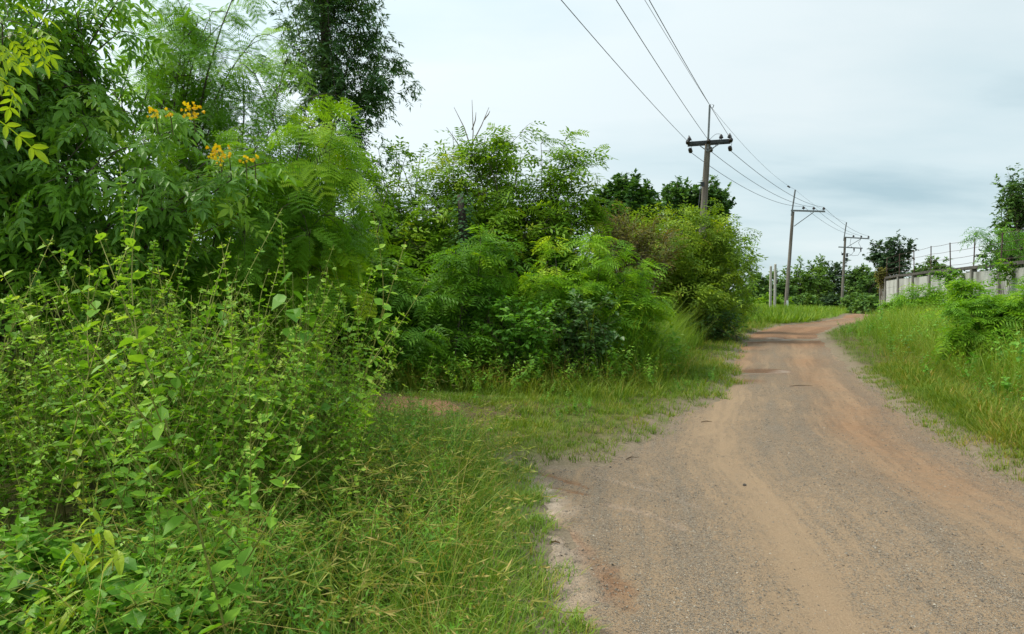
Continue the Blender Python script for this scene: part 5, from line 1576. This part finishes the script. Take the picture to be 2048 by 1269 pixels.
# dense older thicket behind, closing the view under the trees
BACK = [(-150, 9.0, 470, 230, 200, 'dark leafy thicket at the left picture edge behind the flowering tree', 'broad', 'bush'), (150, 9.5, 500, 260, 170, 'dark leafy thicket behind the tall weed stalks', 'broad', 'bush'),
        (430, 10.5, 500, 200, 190, 'dark feathery thicket behind the climbing vine', 'leuc_far', 'bush'), (630, 12.0, 500, 170, 170, 'dark feathery thicket under the drooping fronds', 'leuc_far', 'bush'),
        (740, 15.5, 430, 120, 190, 'green thicket at the foot of the tall dark tree', 'leuc_far', 'bush'), (800, 19.0, 400, 80, 160, 'small leaved tree beside the tall dark tree', 'olive', 'tree'),
        (1010, 20.0, 510, 200, 120, 'dark bush seen through the middle of the airy bush', 'broad', 'bush')]
for i, (px_, Y, cyy, rpx, rpy, lb, mt, ct) in enumerate(BACK):
    b = gbp(px_, Y); sc_ = 9.0 / Y
    fr = mt != 'broad' and mt != 'olive'
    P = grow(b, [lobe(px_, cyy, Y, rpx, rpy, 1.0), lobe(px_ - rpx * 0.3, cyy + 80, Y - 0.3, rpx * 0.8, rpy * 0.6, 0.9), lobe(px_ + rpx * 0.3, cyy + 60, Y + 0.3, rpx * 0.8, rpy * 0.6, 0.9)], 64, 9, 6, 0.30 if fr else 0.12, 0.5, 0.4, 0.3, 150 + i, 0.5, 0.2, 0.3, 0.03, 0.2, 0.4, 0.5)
    P['tint'] = np.clip(P['tint'] - (0.34 if Y < 13 else 0.15), 0, 1)  # leaf tint lowered to paint in the deep shade under the trees
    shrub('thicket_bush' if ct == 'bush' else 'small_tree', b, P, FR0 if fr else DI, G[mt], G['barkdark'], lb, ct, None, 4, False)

# wide olive bush on the left of the bend
m6 = gbp(1350, 27.0)
l6 = [lobe(1390, 470, 26.5, 90, 60, 1.8), lobe(1300, 500, 25.5, 110, 70, 1.8), lobe(1440, 540, 26, 70, 70, 1.5), lobe(1350, 570, 25, 120, 70, 1.6), lobe(1430, 620, 26, 75, 45, 1.4), lobe(1260, 560, 25, 80, 80, 1.5), lobe(1430, 465, 27, 55, 40, 1.0), lobe(1330, 440, 27, 70, 35, 1.2), lobe(1240, 500, 25.5, 60, 60, 1.2)]
P6 = grow(m6, l6, 210, 11, 7, 0.36, 0.75, 0.4, 0.3, 161, 0.9, 0.3, 0.45, 0.045, 0.25, 0.4, 0.45)
shrub('roadside_bush', m6, P6, FR0, G['olive'], G['bark'], 'wide olive green bush hiding the foot of the nearest pole', 'bush', None, 4, False)
m6b = gbp(1405, 32.5)
P6b = grow(m6b, [lobe(1485, 620, 31, 32, 22, 0.8), lobe(1470, 470, 31, 30, 40, 0.8), lobe(1478, 500, 31, 32, 50, 1.0), lobe(1490, 590, 31, 30, 50, 1.0), lobe(1465, 560, 31, 40, 70, 1.0), lobe(1505, 525, 33, 14, 18, 0.4, 0.15)], 90, 10, 8, 0.26, 0.6, 0.3, 0.5, 162, 0.22, 0.08, 0.4, 0.022, 0.15, 0.25, 0.7)
shrub('slender_tree', m6b, P6b, DIN, G['leuc_far'], G['bark'], 'slender leaved tree at the right end of the olive bush', 'tree')
m6c = gbp(1440, 25.0)
P6c = grow(m6c, [lobe(1445, 640, 24.5, 55, 28, 0.8), lobe(1400, 640, 24.2, 40, 30, 0.6)], 30, 8, 7, 0.13, 0.4, 0.4, 0.2, 163, 0.5, 0.2, 0.4, 0.02, 0.3, 0.3, 0.3)
shrub('leafy_shrub', m6c, P6c, DI, G['broad'], G['bark'], 'low dark shrub at the roadside below the olive bush', 'shrub')
m8 = gbp(1255, 21.5)
P8 = grow(m8, [lobe(1250, 455, 21.5, 85, 40, 0.9), lobe(1290, 500, 21.5, 70, 50, 0.9), lobe(1225, 470, 21.5, 40, 40, 0.7)], 110, 10, 7, 0.19, 0.5, 0.4, 0.2, 164, 0.5, 0.4, 0.4, 0.025, 0.3, 0.2, 0.4)
shrub('dry_bush', m8, P8, DIN, G['brown'], G['drytwig'], 'brownish half dry bush between the airy bush and the olive bush', 'bush')
for i, (px_, Y, lobes_, lb) in enumerate(((1255, 37, [(1255, 395, 45, 40), (1215, 410, 35, 22), (1258, 370, 18, 16), (1290, 430, 40, 30)], 'dark round topped tree behind the brownish bush'),
                                          (1395, 47, [(1400, 395, 50, 32), (1360, 405, 32, 36), (1440, 410, 24, 28), (1420, 375, 18, 18), (1350, 380, 15, 14)], 'dark round topped tree right behind the nearest pole'))):
    b = gbp(px_, Y); P = grow(b, [lobe(a, c, Y, d_, e_, 1.2) for a, c, d_, e_ in lobes_] + [lobe(px_, 480, Y, 60, 60, 1.5, 1.0)], 150, 11, 12, 0.30, 0.7, 0.3, 0.1, 170 + i, 0.3, 0.5, 0.6, 0.09, 0.4, 0.1, 0.3)
    shrub('round_tree', b, P, DI, G['broad'], G['bark'], lb, 'tree', None, 5, False, 'crown', 'trunk')

# ================================================================== RIGHT VERGE BUSHES
RB = [(2015, 14.2, [(2020, 650, 70, 70), (1965, 690, 60, 50), (2060, 610, 55, 70), (2000, 725, 80, 30), (1940, 650, 35, 50)], 90, 0.30, 'large feathery bush at the right picture edge beside the road'),
      (1925, 24.0, [(1925, 605, 40, 45), (1950, 640, 50, 35), (1900, 640, 35, 30), (1915, 570, 22, 20)], 44, 0.34, 'upright feathery bush in front of the middle of the wall'),
      (1990, 27.0, [(2000, 630, 45, 26), (2040, 635, 40, 30), (1985, 600, 16, 24)], 36, 0.34, 'feathery bush close to the wall at the right picture edge'),
      (1840, 38.0, [(1840, 600, 45, 35), (1815, 605, 30, 25), (1870, 610, 36, 28)], 46, 0.42, 'rounded feathery bush before the far end of the wall'),
      (1800, 50.0, [(1805, 606, 20, 16), (1785, 618, 18, 8)], 22, 0.42, 'small bush at the far corner of the wall')]
for i, (px_, Y, lb_l, ns, lf, lb) in enumerate(RB):
    b = gbp(px_, Y); P = grow(b, [lobe(a, c, Y, d_, e_, None) for a, c, d_, e_ in lb_l], ns, 9, 6, lf, 0.5 * (Y / 15) ** 0.4, 0.4, 0.3, 180 + i, 0.35, 0.2, 0.4, 0.022, 0.3, 0.5, 0.4)
    P['tint'] = np.clip(P['tint'] + 0.08, 0, 1)
    shrub('feathery_bush', b, P, FR1 if Y < 20 else FR0, G['leuc'], G['bark'], lb, 'bush', None, 4, False)


# ================================================================== TREES BEHIND THE WALL AND FAR AWAY
def tree(name, px_, Y, top, lobes_, mat, label, seed, ns=70, nt=10, nl=9, leaf=0.3, twig=0.9, r0=0.16, tpls=DI, shell=0.55, droop=0.15, bark='bark', up=0.2):
    """trunk with limbs spreading from it into the crown"""
    b = gbp(px_, Y, -0.1); tp = at(top[0], top[1], Y)
    k = 8; t = np.linspace(0, 1, k); rr = np.random.default_rng(seed)
    Pt = b + np.outer(t, tp - b) + np.stack([0.15 * np.sin(t * 5 + seed), 0.1 * np.cos(t * 4), 0 * t], 1) * r0 * 3
    pts = np.stack([np.interp(np.linspace(0.35, 1, 9), t, Pt[:, j]) for j in range(3)], 1)
    P = grow(pts, [lobe(a, c, Y, d_, e_, max(d_, e_) * 0.9 * Y / F) for a, c, d_, e_ in lobes_], ns, nt, nl, leaf, twig, 0.5, droop, seed, 0.02, 0.35, shell, r0 * 0.45, up, 0.15, 0.35)
    root = empty(name, b, label, 'tree')
    V, T = tube1(Pt, np.linspace(r0, r0 * 0.45, k), 7); Geo().add(V, T, 0.5, 0, True).build('trunk', G[bark], root, b)
    wood(P, 4, False).build('limbs', G[bark], root, b)
    tag(add_leaves(Geo(), P, tpls).build('crown', G[mat], root, b), kind='stuff')
    return root


tree('dark_tree', 1785, 82, (1783, 520), [(1765, 497, 22, 22), (1800, 492, 24, 20), (1785, 520, 40, 20), (1820, 505, 12, 10), (1745, 525, 18, 12), (1790, 478, 14, 10), (1785, 560, 36, 30)], 'fardark', 'dark spreading tree standing beyond the far end of the wall', 201, 80, 10, 10, 0.34, 0.9, 0.2)
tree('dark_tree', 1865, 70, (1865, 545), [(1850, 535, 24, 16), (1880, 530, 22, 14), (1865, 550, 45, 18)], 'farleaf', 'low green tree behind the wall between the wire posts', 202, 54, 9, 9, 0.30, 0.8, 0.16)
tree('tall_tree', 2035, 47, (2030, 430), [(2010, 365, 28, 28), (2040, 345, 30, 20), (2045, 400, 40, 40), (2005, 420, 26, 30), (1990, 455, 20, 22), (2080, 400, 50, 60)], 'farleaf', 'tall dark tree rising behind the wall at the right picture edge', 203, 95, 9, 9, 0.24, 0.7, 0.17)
tree('dark_bush_tree', 2020, 44, (2015, 500), [(2010, 500, 40, 28), (1985, 510, 30, 22), (2045, 500, 40, 40), (2000, 535, 60, 20)], 'fardark', 'dark bushy tree just behind the wall below the tall tree', 204, 60, 9, 9, 0.2, 0.6, 0.12)
# pale big-leaved tree reaching over the wire
pb = gbp(2035, 41)
PP = grow(pb, [lobe(1965, 468, 40, 28, 10, 0.5), lobe(2000, 462, 40, 30, 14, 0.6), lobe(2035, 450, 40, 30, 16, 0.7)], 10, 5, 4, 0.55, 0.55, 0.25, 0.25, 205, 0.1, 0.6, 0.5, 0.05, 0.1, 0.5, 0.5)
shrub('big_leaved_tree', pb, PP, [t_pinnate(4, 0.40, 0.10, 0.5, 9, True)], G['fresh'], G['barkpale'], 'light green big leaved tree reaching over the barbed wire', 'tree', None, 5, True, 'crown', 'trunk')
# creeper heap on the wall top and dry creeper at the wall's end
for i, (px_, py_, Y, rx_, rz_, mt, lb) in enumerate(((1765, 548, 61.5, 12, 16, 'brown', 'dry brown creeper hanging on the far end of the wall'), (1905, 545, 44.0, 40, 9, 'leuc', 'green creeper spilling over the wall top in the middle'), (2010, 528, 37.2, 26, 5, 'leuc', 'green creeper on the wall top at the right picture edge'))):
    c = at(px_, py_, Y)
    # root point on the ground behind the wall so that the creeper climbs it
    b = gb(c[0] + 0.5, c[1] + 0.25)
    P = grow(b, [lobe(px_, py_, Y, rx_, rz_, 0.35)], (40, 26, 14)[i], 7, 7, 0.16, 0.4, 0.15, 0.5, 210 + i, 0.15, 0.6, 0.3, 0.02, 0.1, 0.3, 0.6)
    shrub('wall_creeper', b, P, DI, G[mt], G['drytwig'], lb, 'creeper')

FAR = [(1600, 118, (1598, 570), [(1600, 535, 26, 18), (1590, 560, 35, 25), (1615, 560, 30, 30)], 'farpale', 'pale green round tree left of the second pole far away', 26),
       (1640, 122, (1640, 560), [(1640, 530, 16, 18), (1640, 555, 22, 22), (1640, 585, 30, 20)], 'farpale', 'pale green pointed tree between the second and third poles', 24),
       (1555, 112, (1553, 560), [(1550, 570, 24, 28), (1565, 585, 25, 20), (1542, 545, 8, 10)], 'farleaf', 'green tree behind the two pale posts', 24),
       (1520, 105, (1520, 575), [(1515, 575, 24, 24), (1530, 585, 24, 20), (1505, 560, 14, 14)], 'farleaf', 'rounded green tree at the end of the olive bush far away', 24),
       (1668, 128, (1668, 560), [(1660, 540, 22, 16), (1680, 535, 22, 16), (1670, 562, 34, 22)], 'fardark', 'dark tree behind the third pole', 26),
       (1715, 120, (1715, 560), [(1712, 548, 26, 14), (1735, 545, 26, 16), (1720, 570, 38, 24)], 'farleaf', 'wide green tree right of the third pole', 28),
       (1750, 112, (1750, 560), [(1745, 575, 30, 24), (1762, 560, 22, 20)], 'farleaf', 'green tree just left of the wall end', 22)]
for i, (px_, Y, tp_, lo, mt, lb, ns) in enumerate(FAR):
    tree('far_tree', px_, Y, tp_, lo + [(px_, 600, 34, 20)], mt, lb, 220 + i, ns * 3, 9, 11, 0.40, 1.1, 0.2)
# closed far wood behind all of it
rwd = np.random.default_rng(12)
gw = Geo()
for k in range(70):
    X0 = -70 + 210 * (k + rwd.random()) / 70; Y0 = rwd.uniform(128, 160)
    if X0 < 12:
        Y0 = rwd.uniform(60, 90)
    hgt = rwd.uniform(3.5, 6.5); wd = rwd.uniform(3, 5)
    n = 600; u = nrmz(rwd.normal(size=(n, 3))) * rwd.uniform(0.55, 1.0, (n, 1)); u[:, 2] = np.abs(u[:, 2])
    Pp = A([X0, Y0, gz1(X0, Y0)]) + u * A([wd, wd, hgt]); Pp[:, 2] += rwd.random(n) * 0.4
    V, T, tt = place(DI[0], Pp, rwd.normal(size=(n, 3)) + u, u + rwd.normal(size=(n, 3)) * 0.5, rwd.uniform(0.35, 0.75, n), np.clip(rwd.normal(0.35, 0.15) + rwd.normal(0, 0.12, n), 0, 1)); gw.add(V, T, tt)
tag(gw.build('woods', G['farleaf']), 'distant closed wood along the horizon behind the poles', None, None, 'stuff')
# low scrub beyond the bend, under the far trees
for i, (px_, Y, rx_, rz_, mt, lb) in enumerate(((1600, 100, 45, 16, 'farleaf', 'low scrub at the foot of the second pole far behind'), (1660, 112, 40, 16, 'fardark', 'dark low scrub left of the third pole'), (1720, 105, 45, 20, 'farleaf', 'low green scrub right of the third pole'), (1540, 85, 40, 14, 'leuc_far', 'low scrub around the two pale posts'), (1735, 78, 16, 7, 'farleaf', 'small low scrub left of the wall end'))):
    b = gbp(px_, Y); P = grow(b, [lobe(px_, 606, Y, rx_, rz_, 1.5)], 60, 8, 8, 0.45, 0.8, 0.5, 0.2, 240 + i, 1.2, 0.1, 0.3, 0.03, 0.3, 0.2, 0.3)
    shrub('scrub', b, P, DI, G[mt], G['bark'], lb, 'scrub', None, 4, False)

# ================================================================== GRAVEL AND LITTER ON THE ROAD
rg = np.random.default_rng(55)
ng = 150000
gy = 2.6 * (13 / 2.6) ** rg.random(ng); gx = rg.uniform(-0.1, 6.2, ng)
sdg = road_sd(np.stack([gx, gy], 1)); drg = seg_dist(np.stack([gx, gy], 1), ROAD_R)
tang = bell(drg, 2.55, 0.40) + 0.85 * bell(drg, 0.95, 0.45)
keep = (sdg < -0.02) & (rg.random(ng) < np.clip(0.95 - 0.85 * tang, 0.08, 1) * (0.35 + 0.9 * fbm(gx * 2, gy * 2, 33)))
gx, gy = gx[keep], gy[keep]
# height of the road sheet there
yi = np.clip(np.searchsorted(ry, gy), 1, len(ry) - 1)
jx = np.clip(((gx - lx[yi]) / (rx[yi] - lx[yi]) * (NXR - 1)).astype(int), 0, NXR - 1)
zg = RZ[yi, jx]
n = len(gx)
OCT = (A([(1, 0, 0), (0, 1, 0), (-1, 0, 0), (0, -1, 0), (0, 0, 0.75)], float), A([(0, 1, 4), (1, 2, 4), (2, 3, 4), (3, 0, 4)]))
gs = np.clip(rg.lognormal(math.log(0.0038), 0.42, n), 0.002, 0.013)
V, T, tt = place(OCT, np.stack([gx, gy, zg - gs * 0.1], 1), rg.normal(size=(n, 3)) * A([1, 1, 0.2]), A([0, 0, 1]) + rg.normal(size=(n, 3)) * 0.4, gs, rg.random(n))
mg, nt, out = new_mat('gravel_chip')
c = ramp_node(nt, [(0, (0.115, 0.10, 0.083)), (0.5, (0.225, 0.192, 0.153)), (0.85, (0.30, 0.255, 0.20)), (1, (0.42, 0.37, 0.30))], attr_node(nt, 'tint'))
p = nt.nodes.new('ShaderNodeBsdfPrincipled'); p.inputs['Roughness'].default_value = 0.85; p.inputs['Specular IOR Level'].default_value = 0.2
nt.links.new(c, p.inputs['Base Color']); nt.links.new(p.outputs[0], out.inputs['Surface'])
tag(Geo().add(V, T, tt).build('gravel', mg), 'loose grey gravel chips lying on the road', None, None, 'stuff')


def road_pt(px_, py_):
    q = ground_pt(px_, py_); i = min(np.searchsorted(ry, q[1]), len(ry) - 1); j = int(np.clip((q[0] - lx[i]) / (rx[i] - lx[i]) * (NXR - 1), 0, NXR - 1))
    return A([q[0], q[1], RZ[i, j]])


def rock(name, px_, py_, s, label, mat='stone', seed=0):
    r = np.random.default_rng(seed); c = road_pt(px_, py_)
    u = []
    for i, la in enumerate((-1.2, -0.5, 0.2, 0.8, 1.4)):
        for j in range(8):
            a = j * 2 * pi / 8 + 0.2 * i; rr = math.cos(la) * r.uniform(0.8, 1.15); u.append((rr * math.cos(a), 0.8 * rr * math.sin(a), 0.75 * math.sin(la)))
    V = A(u) * s; T = []
    for i in range(4):
        for j in range(8):
            q = (j + 1) % 8; T += [(i * 8 + j, i * 8 + q, (i + 1) * 8 + q), (i * 8 + j, (i + 1) * 8 + q, (i + 1) * 8 + j)]
    for q in range(1, 7):
        T += [(0, q + 1, q), (32, 32 + q, 33 + q)]
    o = Geo().add(V, T, 0.5).build(name, G[mat]); o.location = c + A([0, 0, s * 0.35])
    return tag(o, label, 'stone', 'loose stones on the road')


rock('stone', 1489, 968, 0.017, 'dark stone lying alone in the middle of the left wheel track', seed=1)
rock('stone', 1794, 800, 0.016, 'small dark stone at the right side of the road', seed=2)
rock('stone', 1221, 932, 0.012, 'small dark stone on the apron by the grass corner', seed=3)


def litter(px_, py_, L, ang, label, seed, bent=0.2):
    r = np.random.default_rng(seed); c = road_pt(px_, py_) + A([0, 0, 0.012]); d = A([math.cos(ang), math.sin(ang), 0]); e_ = A([-d[1], d[0], 0])
    P = [c - d * L / 2, c + e_ * L * bent * 0.5 + A([0, 0, 0.006]), c + d * L * 0.2 + e_ * L * bent, c + d * L / 2]
    V, T = tube1(P, [0.004, 0.006, 0.005, 0.002], 5)
    o = Geo().add(V, T, r.uniform(0.0, 0.5)).build('twig', G['deadleaf'], None, c)
    return tag(o, label, 'twig', 'twigs on the road')


litter(1602, 774, 0.42, 0.1, 'dark twig lying across the road beyond the apron', 1)
litter(1413, 841, 0.16, 0.3, 'short dark twig on the grey gravel at the left road edge', 2)
litter(1265, 917, 0.15, 0.5, 'curved pale twig on the apron near the grass corner', 3, 0.4)
litter(1116, 1082, 0.06, 2.0, 'bent black twig on the pale sand beside the weeds', 4, 0.7)
litter(1068, 1163, 0.09, 0.2, 'black twig lying in creeping grass at the road edge', 5, 0.2)
litter(1165, 1245, 0.10, 1.9, 'forked brown twig at the bottom of the apron', 6, 0.5)
